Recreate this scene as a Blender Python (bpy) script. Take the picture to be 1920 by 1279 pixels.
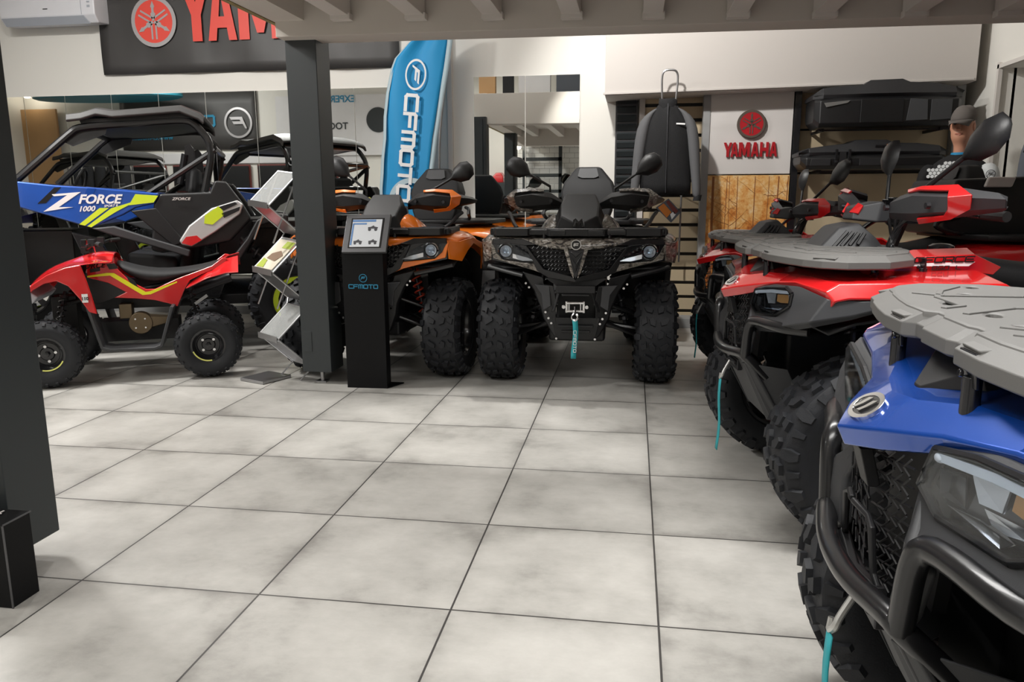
import bpy, bmesh, math, random
from mathutils import Vector, Matrix, Euler
random.seed(7)
PI = math.pi
for o in list(bpy.data.objects): bpy.data.objects.remove(o)
S = bpy.context.scene
COL = S.collection

# ------------------------------------------------------------------ camera
yaw, pitch, roll = -0.155538626, 0.186466541, -0.00409583796
cy_, sy_, cp_, sp_ = math.cos(yaw), math.sin(yaw), math.cos(pitch), math.sin(pitch)
fw = Vector((sy_*cp_, cy_*cp_, -sp_)); rt = Vector((cy_, -sy_, 0)); up = rt.cross(fw)
r2 = rt*math.cos(roll)+up*math.sin(roll); u2 = -rt*math.sin(roll)+up*math.cos(roll)
cam = bpy.data.cameras.new('camera'); cam.sensor_width = 36; cam.lens = 36*1433.736/1920
cam.clip_start = 0.05; cam.clip_end = 100
co = bpy.data.objects.new('camera', cam); COL.objects.link(co)
m = Matrix((r2, u2, -fw)).transposed().to_4x4(); m.translation = Vector((0.50005, -2.00671, 1.19109))
co.matrix_world = m; S.camera = co

# ------------------------------------------------------------------ world, lights, exposure
w = bpy.data.worlds.new('world'); S.world = w; w.use_nodes = True
w.node_tree.nodes['Background'].inputs[0].default_value = (0.9, 0.95, 1, 1)
w.node_tree.nodes['Background'].inputs[1].default_value = 0.3
S.view_settings.view_transform = 'Standard'; S.view_settings.look = 'None'
S.view_settings.gamma = 1; S.view_settings.use_curve_mapping = False
S.view_settings.exposure = 0.0

def area(name, loc, target, sx, sy, power, col=(1, .985, .955), spread=180):
    l = bpy.data.lights.new(name, 'AREA'); l.shape = 'RECTANGLE'; l.size = sx; l.size_y = sy
    l.energy = power; l.color = col; l.spread = math.radians(spread)
    o = bpy.data.objects.new(name, l); COL.objects.link(o); o.location = loc
    o.rotation_euler = (Vector(target)-Vector(loc)).to_track_quat('-Z', 'Y').to_euler()
    return o
def spot(name, loc, target, power, ang=70, r=.06, col=(1, .98, .94), blend=.5):
    l = bpy.data.lights.new(name, 'SPOT'); l.energy = power; l.spot_size = math.radians(ang); l.spot_blend = blend
    l.shadow_soft_size = r; l.color = col
    o = bpy.data.objects.new(name, l); COL.objects.link(o); o.location = loc
    o.rotation_euler = (Vector(target)-Vector(loc)).to_track_quat('-Z', 'Y').to_euler()
    return o
area('ceiling_light_left', (-4.2, 1.8, 3.85), (-3.6, 1.5, 0), .7, .35, 190)
area('ceiling_light_centre', (-1.2, 3.6, 3.85), (-1.2, 3.6, 0), 2.4, .4, 28)
area('ceiling_light_right', (1.8, 3.5, 3.85), (1.6, 3.7, 0), 2.4, .4, 4)
area('ceiling_light_entrance', (-3.6, -1.2, 3.85), (-2.6, -.5, 0), 2.0, 1.0, 95)
area('fill_light_rear_left', (-9.0, -1.4, 3.85), (-9.0, -2.6, 1.5), 1.6, .6, 85)  # added fill, brightens the rear of the shop as the mirrors show it
area('ceiling_light_under_mezzanine', (0.5, -1.5, 2.12), (0.5, -1.5, 0), 1.6, .5, 31, spread=150)
area('ceiling_light_under_mezzanine_side', (1.1, .2, 2.12), (1.1, 0.2, 0), 1.6, .4, 34, spread=150)
spot('track_spot_wall', (-.1, 2.9, 3.35), (1.5, 5.3, 1.5), 300, 88, .07)
spot('track_spot_wall_left', (-3.5, 2.6, 3.6), (-3.6, 5.4, 2.6), 90, 95, .08)
spot('track_spot_floor', (-.15, 3.75, 3.6), (-.25, 1.45, 0), 420, 34, .05, blend=.8)
spot('track_spot_left', (-2.6, 3.2, 3.7), (-2.4, 1.8, 0), 160, 70, .1)

# ------------------------------------------------------------------ materials
MT = {}
def nd(nt, t, **k):
    n = nt.nodes.new(t)
    for a, b in k.items(): setattr(n, a, b)
    return n
def mat(name, col, rough=.5, metal=0, coat=0, bump=0, bscale=400, var=0, vscale=6, emit=None, spec=.5, trans=0, alpha=1):
    m = bpy.data.materials.new(name); m.use_nodes = True; nt = m.node_tree; b = nt.nodes['Principled BSDF']
    b.inputs['Base Color'].default_value = (*col, 1); b.inputs['Roughness'].default_value = rough
    b.inputs['Metallic'].default_value = metal; b.inputs['Coat Weight'].default_value = coat
    b.inputs['Coat Roughness'].default_value = .05; b.inputs['Specular IOR Level'].default_value = spec
    if trans: b.inputs['Transmission Weight'].default_value = trans; b.inputs['IOR'].default_value = 1.3
    if alpha < 1: b.inputs['Alpha'].default_value = alpha
    tc = nd(nt, 'ShaderNodeTexCoord')
    if bump:
        n = nd(nt, 'ShaderNodeTexNoise'); n.inputs['Scale'].default_value = bscale; n.inputs['Detail'].default_value = 2
        bp = nd(nt, 'ShaderNodeBump'); bp.inputs['Strength'].default_value = bump; bp.inputs['Distance'].default_value = .002
        nt.links.new(tc.outputs['Object'], n.inputs['Vector']); nt.links.new(n.outputs['Fac'], bp.inputs['Height'])
        nt.links.new(bp.outputs['Normal'], b.inputs['Normal'])
    # procedural tone variation on every material
    n = nd(nt, 'ShaderNodeTexNoise'); n.inputs['Scale'].default_value = vscale; n.inputs['Detail'].default_value = 4
    mr = nd(nt, 'ShaderNodeMapRange'); v = var or .04
    mr.inputs['To Min'].default_value = 1-v; mr.inputs['To Max'].default_value = 1+v
    mx = nd(nt, 'ShaderNodeMix', data_type='RGBA', blend_type='MULTIPLY'); mx.inputs['Factor'].default_value = 1
    mx.inputs['A'].default_value = (*col, 1)
    nt.links.new(tc.outputs['Object'], n.inputs['Vector']); nt.links.new(n.outputs['Fac'], mr.inputs['Value'])
    nt.links.new(mr.outputs['Result'], mx.inputs['B']); nt.links.new(mx.outputs['Result'], b.inputs['Base Color'])
    if emit: b.inputs['Emission Color'].default_value = (*col, 1); b.inputs['Emission Strength'].default_value = emit
    MT[name] = m
    return m
def srgb(r, g, b):
    f = lambda c: (c/255/12.92) if c/255 <= .04045 else ((c/255+.055)/1.055)**2.4
    return (f(r), f(g), f(b))
mat('black_plastic', (.010, .010, .011), .42, bump=.2, bscale=900)
mat('grey_plastic', (.040, .041, .044), .5, bump=.2, bscale=900)
mat('rack_grey', (.135, .132, .126), .55, bump=.12, bscale=900, var=.1)
mat('deep_black', (.006, .006, .007), .5)
mat('gloss_black', (.012, .012, .014), .2, coat=.3)
mat('rubber', (.013, .014, .017), .6, spec=.4, bump=.3, bscale=200, var=.15, vscale=12)
mat('rubber_grip', (.015, .015, .015), .8)
mat('vinyl', (.014, .014, .015), .6, spec=.35, bump=.4, bscale=900)
mat('red_paint', (.62, .012, .014), .25, coat=1)
mat('orange_paint', (1.0, .23, .018), .28, coat=.9)
mat('blue_paint', (.008, .075, .42), .26, metal=.45, coat=1)
mat('blue_panel', (.015, .085, .42), .3, metal=.3, coat=1, var=.5, vscale=2.5)
mat('violet_paint', (.03, .02, .35), .3, coat=1)
mat('lime', (.62, .78, .03), .4)
mat('yellow', (.9, .85, .02), .4)
mat('white_decal', (.8, .8, .8), .4)
mat('silver_paint', (.62, .62, .62), .3, metal=.4, coat=.6)
mat('chrome', (.75, .75, .76), .14, metal=1)
mat('steel', (.42, .42, .43), .35, metal=1)
mat('dark_steel', (.06, .06, .065), .4, metal=.8)
mat('bronze', (.16, .12, .075), .4, metal=.8)
mat('tube_black', (.009, .009, .010), .3, coat=.25)
mat('spring_red', (.7, .07, .03), .4)
mat('teal_strap', (.02, .32, .36), .7)
mat('hook', (.6, .6, .58), .4, metal=.9)
mat('lens_clear', (.85, .9, .95), .04, trans=1, spec=.6)
mat('lamp_silver', (.78, .80, .84), .22, metal=.55)
mat('lamp_amber', (.75, .38, .12), .3)
mat('lamp_drl', (.8, .85, .92), .2)
mat('mirror_glass', (.75, .77, .76), .03, metal=1)
mat('wall_mirror_glass', (.80, .82, .80), .012, metal=1, var=.01)
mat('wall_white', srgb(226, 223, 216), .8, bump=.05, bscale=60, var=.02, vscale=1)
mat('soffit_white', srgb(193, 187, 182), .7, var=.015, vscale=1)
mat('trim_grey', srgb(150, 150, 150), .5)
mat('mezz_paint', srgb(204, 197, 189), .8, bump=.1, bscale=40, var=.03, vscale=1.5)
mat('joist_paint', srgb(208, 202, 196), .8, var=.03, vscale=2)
mat('column_grey', (.027, .032, .034), .45, bump=.05, bscale=80, var=.06, vscale=3)
mat('plaster_raw', (.28, .22, .1), .9, bump=1, bscale=60, var=.5, vscale=30)
mat('banner_dark', (.05, .047, .046), .5, bump=.12, bscale=3, var=.08, vscale=1)
mat('banner_red', srgb(225, 75, 62), .5)
mat('emblem_silver', (.55, .53, .54), .3, metal=.5)
mat('sign_red', srgb(170, 25, 35), .4)
mat('sign_grey', srgb(96, 84, 76), .45, metal=.3)
mat('sign_board', srgb(214, 209, 206), .6, var=.01)
mat('flag_blue', srgb(18, 140, 196), .6, bump=.3, bscale=4, var=.08, vscale=3)
mat('flag_edge', srgb(176, 196, 204), .7)
mat('slat_board', srgb(196, 178, 148), .6, var=.05, vscale=2)
mat('screen_white', srgb(205, 208, 212), .3)
mat('screen_blue', srgb(90, 130, 180), .3)
mat('kiosk_black', (.003, .003, .0035), .55, spec=.2, bump=.1, bscale=300)
mat('kiosk_grey', (.11, .11, .115), .35, metal=.5)
mat('logo_teal', srgb(40, 130, 165), .4)
mat('teal_disc', srgb(45, 130, 150), .5)
mat('ac_white', srgb(222, 222, 226), .35)
mat('ac_grey', srgb(170, 174, 182), .4)
mat('acrylic', (.75, .77, .76), .12, alpha=.3)
mat('paper', srgb(215, 205, 185), .6)
mat('paper_green', srgb(160, 175, 40), .6)
mat('paper_brown', srgb(120, 90, 60), .6)
mat('jacket_black', (.006, .006, .007), .85, bump=.9, bscale=120)
mat('jacket_grey', (.10, .10, .105), .9, bump=.6, bscale=200)
mat('skin', srgb(196, 142, 116), .5)
mat('cap_grey', srgb(98, 92, 88), .9, var=.2, vscale=12)
mat('jersey_white', srgb(205, 208, 208), .7)
mat('vest_blue_grey', srgb(84, 88, 96), .8, var=.1)
mat('accent_blue', srgb(40, 140, 190), .6)
mat('cargo_facet', (.05, .052, .056), .5)
mat('cargo_black', (.006, .006, .007), .4, bump=.3, bscale=500)
mat('cargo_grey', (.016, .016, .018), .5, bump=.4, bscale=500)
mat('wood_panel', srgb(190, 150, 105), .6, var=.15, vscale=2)
mat('fabric_dark', (.02, .02, .022), .9)
mat('yellow_sticker', srgb(225, 225, 120), .5)
mat('orange_label', srgb(200, 120, 50), .5)
mat('cabinet_white', srgb(215, 213, 214), .6)
mat('brick_red', srgb(110, 52, 48), .8, var=.2, vscale=5)
mat('lamp_glow', (1, .9, .75), .5, emit=25)
mat('tile_dark', (.03, .03, .03), .6)
mat('decal_black', (.008, .008, .008), .4)

def camo():
    m = mat('camo_paint', (.2, .18, .16), .35, coat=.6); nt = m.node_tree; b = nt.nodes['Principled BSDF']
    tc = nd(nt, 'ShaderNodeTexCoord'); mp = nd(nt, 'ShaderNodeMapping'); mp.inputs['Scale'].default_value = (14, 14, 26)
    n = nd(nt, 'ShaderNodeTexNoise'); n.inputs['Scale'].default_value = 1.0; n.inputs['Detail'].default_value = 5; n.inputs['Distortion'].default_value = 2.2
    r = nd(nt, 'ShaderNodeValToRGB'); e = r.color_ramp.elements
    e[0].position = .36; e[0].color = (.015, .013, .012, 1); e[1].position = .66; e[1].color = (.62, .58, .54, 1)
    for p, c in ((.43, (.07, .06, .05)), (.48, (.30, .26, .22)), (.505, (.04, .045, .025)), (.54, (.36, .33, .30)), (.58, (.09, .075, .06)), (.62, (.42, .39, .36))):
        x = e.new(p); x.color = (*c, 1)
    nt.links.new(tc.outputs['Object'], mp.inputs[0]); nt.links.new(mp.outputs[0], n.inputs['Vector'])
    nt.links.new(n.outputs['Fac'], r.inputs[0]); nt.links.new(r.outputs[0], b.inputs['Base Color'])
camo()
def floor_mat():
    m = bpy.data.materials.new('floor_tiles'); m.use_nodes = True; nt = m.node_tree; b = nt.nodes['Principled BSDF']; MT['floor_tiles'] = m
    L = nt.links.new
    tc = nd(nt, 'ShaderNodeTexCoord'); sep = nd(nt, 'ShaderNodeSeparateXYZ'); L(tc.outputs['Object'], sep.inputs[0])
    def mth(op, a, b_=None):
        n = nd(nt, 'ShaderNodeMath', operation=op)
        for i, v in enumerate((a, b_)):
            if v is None: continue
            if isinstance(v, (int, float)): n.inputs[i].default_value = v
            else: L(v, n.inputs[i])
        return n.outputs[0]
    g = []; ids = []; dists = []
    for ax in ('X', 'Y'):
        t = mth('DIVIDE', sep.outputs[ax], .6); f = mth('FRACT', t)
        d = mth('ABSOLUTE', mth('SUBTRACT', f, .5)); dists.append(d); g.append(mth('GREATER_THAN', d, .5-.0031/.6)); ids.append(mth('FLOOR', t))
    grout = mth('MAXIMUM', g[0], g[1])
    cmb = nd(nt, 'ShaderNodeCombineXYZ'); L(ids[0], cmb.inputs[0]); L(ids[1], cmb.inputs[1])
    wn = nd(nt, 'ShaderNodeTexWhiteNoise', noise_dimensions='2D'); L(cmb.outputs[0], wn.inputs['Vector'])
    off = nd(nt, 'ShaderNodeVectorMath', operation='MULTIPLY_ADD'); L(wn.outputs['Color'], off.inputs[0]); off.inputs[1].default_value = (9, 9, 9); L(tc.outputs['Object'], off.inputs[2])
    n1 = nd(nt, 'ShaderNodeTexNoise'); n1.inputs['Scale'].default_value = 2.6; n1.inputs['Detail'].default_value = 7; n1.inputs['Roughness'].default_value = .62; L(off.outputs[0], n1.inputs['Vector'])
    mp = nd(nt, 'ShaderNodeMapping'); mp.inputs['Scale'].default_value = (9, 26, 9); L(off.outputs[0], mp.inputs[0])
    n2 = nd(nt, 'ShaderNodeTexNoise'); n2.inputs['Scale'].default_value = 1.5; n2.inputs['Detail'].default_value = 5; L(mp.outputs[0], n2.inputs['Vector'])
    n3 = nd(nt, 'ShaderNodeTexNoise'); n3.inputs['Scale'].default_value = 5; n3.inputs['Detail'].default_value = 3; L(tc.outputs['Object'], n3.inputs['Vector'])
    edge = mth('MULTIPLY', mth('POWER', mth('MULTIPLY', mth('MAXIMUM', dists[0], dists[1]), 2), 9), mth('MULTIPLY', n3.outputs['Fac'], .22))
    n4 = nd(nt, 'ShaderNodeTexNoise'); n4.inputs['Scale'].default_value = 22; n4.inputs['Detail'].default_value = 9; n4.inputs['Roughness'].default_value = .75; L(mp.outputs[0], n4.inputs['Vector']); mp4 = nd(nt, 'ShaderNodeMapping'); mp4.inputs['Scale'].default_value = (1, 1.8, 1); L(off.outputs[0], mp4.inputs[0]); L(mp4.outputs[0], n4.inputs['Vector'])
    s = mth('SUBTRACT', mth('ADD', mth('ADD', mth('MULTIPLY', n1.outputs['Fac'], .80), mth('MULTIPLY', n2.outputs['Fac'], .05)), mth('MULTIPLY', n4.outputs['Fac'], .15)), edge)
    r = nd(nt, 'ShaderNodeValToRGB'); e = r.color_ramp.elements
    e[0].position = .30; e[0].color = (.22, .212, .195, 1); e[1].position = .66; e[1].color = (.49, .475, .445, 1); x = e.new(.46); x.color = (.375, .363, .338, 1)
    L(s, r.inputs[0])
    tv = nd(nt, 'ShaderNodeMix', data_type='RGBA', blend_type='MULTIPLY'); tv.inputs['Factor'].default_value = 1
    mr = nd(nt, 'ShaderNodeMapRange'); mr.inputs['To Min'].default_value = .95; mr.inputs['To Max'].default_value = 1.05; L(wn.outputs['Value'], mr.inputs[0])
    L(r.outputs[0], tv.inputs['A']); L(mr.outputs[0], tv.inputs['B'])
    mx = nd(nt, 'ShaderNodeMix', data_type='RGBA'); L(grout, mx.inputs['Factor']); L(tv.outputs['Result'], mx.inputs['A']); mx.inputs['B'].default_value = (.045, .042, .04, 1)
    L(mx.outputs['Result'], b.inputs['Base Color'])
    rr = nd(nt, 'ShaderNodeMapRange'); rr.inputs['To Min'].default_value = .34; rr.inputs['To Max'].default_value = .5; L(n1.outputs['Fac'], rr.inputs[0]); L(rr.outputs[0], b.inputs['Roughness'])
    bp = nd(nt, 'ShaderNodeBump'); bp.inputs['Strength'].default_value = .25; bp.inputs['Distance'].default_value = .003
    L(mth('SUBTRACT', mth('MULTIPLY', n1.outputs['Fac'], .3), grout), bp.inputs['Height']); L(bp.outputs[0], b.inputs['Normal'])
floor_mat()
def brick_mat():
    m = mat('brick_white', (.7, .69, .66), .8); nt = m.node_tree; b = nt.nodes['Principled BSDF']
    tc = nd(nt, 'ShaderNodeTexCoord'); mp = nd(nt, 'ShaderNodeMapping'); mp.inputs['Rotation'].default_value = (PI/2, 0, 0)
    t = nd(nt, 'ShaderNodeTexBrick'); t.inputs['Scale'].default_value = 2.4; t.inputs['Color1'].default_value = (.8, .79, .76, 1); t.inputs['Color2'].default_value = (.75, .74, .71, 1); t.inputs['Mortar'].default_value = (.4, .4, .38, 1); t.inputs['Mortar Size'].default_value = .012
    nt.links.new(tc.outputs['Object'], mp.inputs[0]); nt.links.new(mp.outputs[0], t.inputs[0]); nt.links.new(t.outputs['Color'], b.inputs['Base Color'])
brick_mat()
def forest_mat():
    m = bpy.data.materials.new('forest_print'); m.use_nodes = True; nt = m.node_tree; b = nt.nodes['Principled BSDF']; MT['forest_print'] = m
    L = nt.links.new; b.inputs['Roughness'].default_value = .45
    tc = nd(nt, 'ShaderNodeTexCoord')
    n = nd(nt, 'ShaderNodeTexNoise'); n.inputs['Scale'].default_value = 9; n.inputs['Detail'].default_value = 10; n.inputs['Roughness'].default_value = .75
    L(tc.outputs['Object'], n.inputs['Vector'])
    sep = nd(nt, 'ShaderNodeSeparateXYZ'); L(tc.outputs['Object'], sep.inputs[0])
    ad = nd(nt, 'ShaderNodeMath', operation='MULTIPLY_ADD'); L(sep.outputs['Z'], ad.inputs[0]); ad.inputs[1].default_value = .22; L(n.outputs['Fac'], ad.inputs[2])
    r = nd(nt, 'ShaderNodeValToRGB'); e = r.color_ramp.elements
    e[0].position = .44; e[0].color = (.12, .03, .01, 1); e[1].position = .90; e[1].color = (.86, .68, .42, 1)
    for p, c in ((.54, (.38, .10, .02)), (.64, (.66, .25, .05)), (.76, (.80, .46, .16))):
        x = e.new(p); x.color = (*c, 1)
    L(ad.outputs[0], r.inputs[0])
    L(r.outputs[0], b.inputs['Base Color'])
forest_mat()

# ------------------------------------------------------------------ mesh helpers
V = Vector
class MB:
    def __init__(s): s.v = []; s.f = []
    def add(s, vs, fs):
        n = len(s.v); s.v += [tuple(v) for v in vs]; s.f += [tuple(i+n for i in f) for f in fs]; return s
    def box(s, c, d, rot=None):
        h = [x/2 for x in d]; M = Euler(rot).to_matrix() if rot else Matrix.Identity(3)
        vs = [V(c)+M @ V((x*h[0], y*h[1], z*h[2])) for x in (-1, 1) for y in (-1, 1) for z in (-1, 1)]
        return s.add(vs, [(0, 1, 3, 2), (4, 6, 7, 5), (0, 4, 5, 1), (2, 3, 7, 6), (0, 2, 6, 4), (1, 5, 7, 3)])
    def tube(s, pts, r, n=8, closed=False, r1=None):
        pts = [V(p) for p in pts]; k = len(pts); rings = []
        up = None
        for i, p in enumerate(pts):
            a = pts[i-1] if (i > 0 or closed) else p; b = pts[(i+1) % k] if (i < k-1 or closed) else p
            t = (b-a).normalized()
            if up is None:
                up = V((0, 0, 1)) if abs(t.z) < .9 else V((1, 0, 0))
            x = t.cross(up)
            if x.length < 1e-4: x = t.orthogonal()
            x.normalize(); up = x.cross(t).normalized(); y = up
            # widen on mitre
            rr = r if r1 is None else r+(r1-r)*i/max(1, k-1)
            if 0 < i < k-1 or closed:
                c = max(.5, math.cos((p-a).angle(b-p, 0)/2)) if (p-a).length > 1e-6 and (b-p).length > 1e-6 else 1
                rr = rr/c if c > .8 else rr*1.1
            rings.append([p+(x*math.cos(q*2*PI/n)+y*math.sin(q*2*PI/n))*rr for q in range(n)])
        vs = [v for rg in rings for v in rg]; fs = []
        for i in range(k if closed else k-1):
            for q in range(n):
                a = i*n+q; b = i*n+(q+1) % n; j = (i+1) % k
                fs.append((a, b, j*n+(q+1) % n, j*n+q))
        if not closed: fs += [tuple(reversed(range(n))), tuple(range((k-1)*n, k*n))]
        return s.add(vs, fs)
    def curve(s, pts, r, n=8, sub=4):
        """smoothly rounded tube through control points (corner cutting)"""
        P = [V(p) for p in pts]
        for _ in range(sub//2):
            Q = [P[0]]
            for a, b in zip(P, P[1:]): Q += [a.lerp(b, .22), a.lerp(b, .78)]
            Q.append(P[-1]); P = Q
        return s.tube(P, r, n)
    def prism(s, pts, d):
        """polygon of 3D points extruded by vector d (or by a distance along its normal)"""
        pts = [V(p) for p in pts]; n = len(pts)
        if not isinstance(d, (tuple, list, Vector)):
            nn = V((0, 0, 0))
            for i in range(n): nn += pts[i].cross(pts[(i+1) % n])
            d = nn.normalized()*d
        d = V(d)
        return s.add(pts+[p+d for p in pts], [tuple(reversed(range(n))), tuple(range(n, 2*n))]+[(i, (i+1) % n, n+(i+1) % n, n+i) for i in range(n)])
    def grid(s, rows, closed=False):
        n = len(rows[0]); vs = [v for r in rows for v in r]; fs = []
        for i in range(len(rows)-1):
            for j in range(n if closed else n-1):
                fs.append((i*n+j, i*n+(j+1) % n, (i+1)*n+(j+1) % n, (i+1)*n+j))
        return s.add(vs, fs)
    def loft(s, rings):
        n = len(rings[0]); k = len(rings); s0 = len(s.v); s.grid(rings, True)
        s.f += [tuple(s0+i for i in reversed(range(n))), tuple(s0+(k-1)*n+i for i in range(n))]; return s
    def lathe(s, prof, c=(0, 0, 0), ax='y', n=32, cap=False):
        rings = []
        for a, r in prof:
            rg = []
            for q in range(n):
                x, y = r*math.cos(q*2*PI/n), r*math.sin(q*2*PI/n)
                p = {'y': (x, a, y), 'z': (x, y, a), 'x': (a, x, y)}[ax]; rg.append(V(c)+V(p))
            rings.append(rg)
        return s.loft(rings) if cap else s.grid(rings, True)
    def disc(s, c, r, t, ax='x', n=20): return s.lathe([(-t/2, r), (t/2, r)], c, ax, n, True)
    def ball(s, c, r, n=10):
        r = (r, r, r) if not isinstance(r, (tuple, list)) else r; rings = []
        for i in range(n+1):
            a = PI*i/n*.998+.001*PI
            rings.append([V((c[0]+r[0]*math.sin(a)*math.cos(q*PI/n), c[1]+r[1]*math.sin(a)*math.sin(q*PI/n), c[2]+r[2]*math.cos(a))) for q in range(2*n)])
        return s.loft(rings)
    def mir(s):
        """add the mirror image in y"""
        n = len(s.v); f0 = list(s.f); s.v += [(x, -y, z) for x, y, z in s.v]; s.f += [tuple(i+n for i in reversed(f)) for f in f0]; return s
    def flip(s): s.v = [(x, -y, z) for x, y, z in s.v]; s.f = [tuple(reversed(f)) for f in s.f]; return s
    def xf(s, M): s.v = [tuple(M @ V(v)) for v in s.v]; return s
    def build(s, name, mt, parent=None, bevel=0, smooth=35, solid=0, subsurf=0, seg=2, off=None):
        me = bpy.data.meshes.new(name)
        vs = s.v if off is None else [(x-off[0], y-off[1], z-off[2]) for x, y, z in s.v]
        me.from_pydata(vs, [], s.f)
        bm = bmesh.new(); bm.from_mesh(me)
        bmesh.ops.remove_doubles(bm, verts=bm.verts, dist=1e-5)
        bmesh.ops.recalc_face_normals(bm, faces=bm.faces); bm.to_mesh(me); bm.free()
        me.materials.append(MT[mt] if isinstance(mt, str) else mt)
        return link(name, me, parent, bevel, smooth, solid, subsurf, seg)
def link(name, me, parent=None, bevel=0, smooth=35, solid=0, subsurf=0, seg=2):
    if smooth:
        me.shade_smooth(); me.set_sharp_from_angle(angle=math.radians(smooth if not subsurf else 80))
    o = bpy.data.objects.new(name, me); COL.objects.link(o); o.parent = parent
    if solid:
        md = o.modifiers.new('solid', 'SOLIDIFY'); md.thickness = abs(solid); md.offset = -1 if solid > 0 else 1
    if bevel:
        md = o.modifiers.new('bevel', 'BEVEL'); md.width = bevel; md.segments = seg; md.limit_method = 'ANGLE'; md.angle_limit = math.radians(28); md.harden_normals = bool(smooth)
    if subsurf:
        md = o.modifiers.new('sub', 'SUBSURF'); md.levels = subsurf; md.render_levels = subsurf
    return o
def curve_mesh(loops, extrude=.005, bevel=0.0, M=None, name='shape'):
    """filled outline with holes, extruded in local z (2D curve converted to mesh)"""
    cu = bpy.data.curves.new(name, 'CURVE'); cu.dimensions = '2D'; cu.fill_mode = 'BOTH'; cu.extrude = extrude; cu.bevel_depth = bevel; cu.bevel_resolution = 1
    for lp in loops:
        sp = cu.splines.new('POLY'); sp.points.add(len(lp)-1)
        for p, q in zip(sp.points, lp): p.co = (q[0], q[1], 0, 1)
        sp.use_cyclic_u = True
    o = bpy.data.objects.new(name, cu); COL.objects.link(o)
    bpy.context.view_layer.update()
    me = bpy.data.meshes.new_from_object(o.evaluated_get(bpy.context.evaluated_depsgraph_get()))
    bpy.data.objects.remove(o); bpy.data.curves.remove(cu)
    if M is not None: me.transform(M)
    return me
def frame(o, x, n):
    """matrix: local x along x, local z along n, y = n cross x"""
    x = V(x).normalized(); n = V(n).normalized(); y = n.cross(x).normalized(); x = y.cross(n)
    M = Matrix((x, y, n)).transposed().to_4x4(); M.translation = V(o); return M
def oval(cx, cy, a, b=None, n=16, rot=0):
    b = b or a; return [(cx+a*math.cos(t*2*PI/n)*math.cos(rot)-b*math.sin(t*2*PI/n)*math.sin(rot), cy+a*math.cos(t*2*PI/n)*math.sin(rot)+b*math.sin(t*2*PI/n)*math.cos(rot)) for t in range(n)]
def text(s, size, M, mt, name, parent=None, bold=0, shear=0, ext=.001, sx=1, space=1):
    cu = bpy.data.curves.new('text', 'FONT'); cu.body = s; cu.size = size; cu.offset = bold; cu.shear = shear; cu.extrude = ext
    cu.align_x = 'CENTER'; cu.align_y = 'CENTER'; cu.space_character = space; cu.resolution_u = 3
    o = bpy.data.objects.new('text', cu); COL.objects.link(o); bpy.context.view_layer.update()
    me = bpy.data.meshes.new_from_object(o.evaluated_get(bpy.context.evaluated_depsgraph_get()))
    bpy.data.objects.remove(o); bpy.data.curves.remove(cu)
    me.transform(M @ Matrix.Diagonal((sx, 1, 1, 1)))
    me.materials.clear(); me.materials.append(MT[mt]); me.name = name
    return link(name, me, parent, smooth=0)
# wide squared stroke letters
GL = {
 'C': [[(1, 1), (.12, 1), (0, .88), (0, .12), (.12, 0), (1, 0)]],
 'F': [[(1, 1), (.12, 1), (0, .88), (0, 0)], [(0, .5), (.85, .5)]],
 'M': [[(0, 0), (0, .88), (.12, 1), (.88, 1), (1, .88), (1, 0)], [(.5, 1), (.5, 0)]],
 'O': [[(.12, 1), (.88, 1), (1, .88), (1, .12), (.88, 0), (.12, 0), (0, .12), (0, .88), (.12, 1)]],
 'T': [[(0, 1), (1, 1)], [(.5, 1), (.5, 0)]],
 'R': [[(0, 0), (0, 1), (.88, 1), (1, .88), (1, .5), (.88, .42), (0, .42)], [(.55, .42), (1, 0)]],
 'E': [[(1, 1), (.12, 1), (0, .88), (0, .12), (.12, 0), (1, 0)], [(0, .5), (.9, .5)]],
 'L': [[(0, 1), (0, .12), (.12, 0), (1, 0)]],
 '8': [[(0, 0), (0, 1), (1, 1), (1, 0), (0, 0)], [(0, .5), (1, .5)]],
 '5': [[(1, 1), (0, 1), (0, .5), (1, .5), (1, 0), (0, 0)]],
 '0': [[(0, 0), (0, 1), (1, 1), (1, 0), (0, 0)]], ' ': [],
}
def wide_text(s, h, M, mt, name, parent=None, stroke=.2, wid=1.25, gap=.35, shear=0, t=.0015):
    mb = MB(); W = h*wid; x0 = 0; sw = h*stroke
    tot = len(s)*W+(len(s)-1)*h*gap
    kk = 0
    for ch in s:
        for pl in GL[ch]:
            for (a, b), (c, d) in zip(pl, pl[1:]):
                kk += 1
                p = V((x0+a*W, b*h)); q = V((x0+c*W, d*h)); dd = (q-p).normalized()*sw*.5; nn = V((-dd.y, dd.x)); p = p-dd*.8; q = q+dd*.8
                pts = [p-nn, q-nn, q+nn, p+nn]
                mb.prism([(u.x+shear*u.y-tot/2, u.y-h/2, 0) for u in pts], (0, 0, t*(1+.04*(kk % 9))))
        x0 += W+h*gap
    mb.xf(M); return mb.build(name, mt, parent, smooth=0)
def logo_f(r, M, mt, name, parent=None, t=.002, ring=.14):
    """round badge: ring with two slanted bars joined at the side"""
    a = oval(0, 0, r, r, 32); b = oval(0, 0, r*(1-ring), r*(1-ring), 32)
    bar1 = [(-.5, .12), (-.38, .42), (.62, .42), (.5, .22), (-.2, .22), (-.26, .1), (.42, .1), (.3, -.1), (-.42, -.1), (-.6, -.42), (-.74, -.42)]
    me = curve_mesh([a, b, [(x*r*.9+.05*r, y*r*.9) for x, y in bar1]], t/2, 0, M, name)
    me.materials.append(MT[mt]); return link(name, me, parent, smooth=0)
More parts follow.
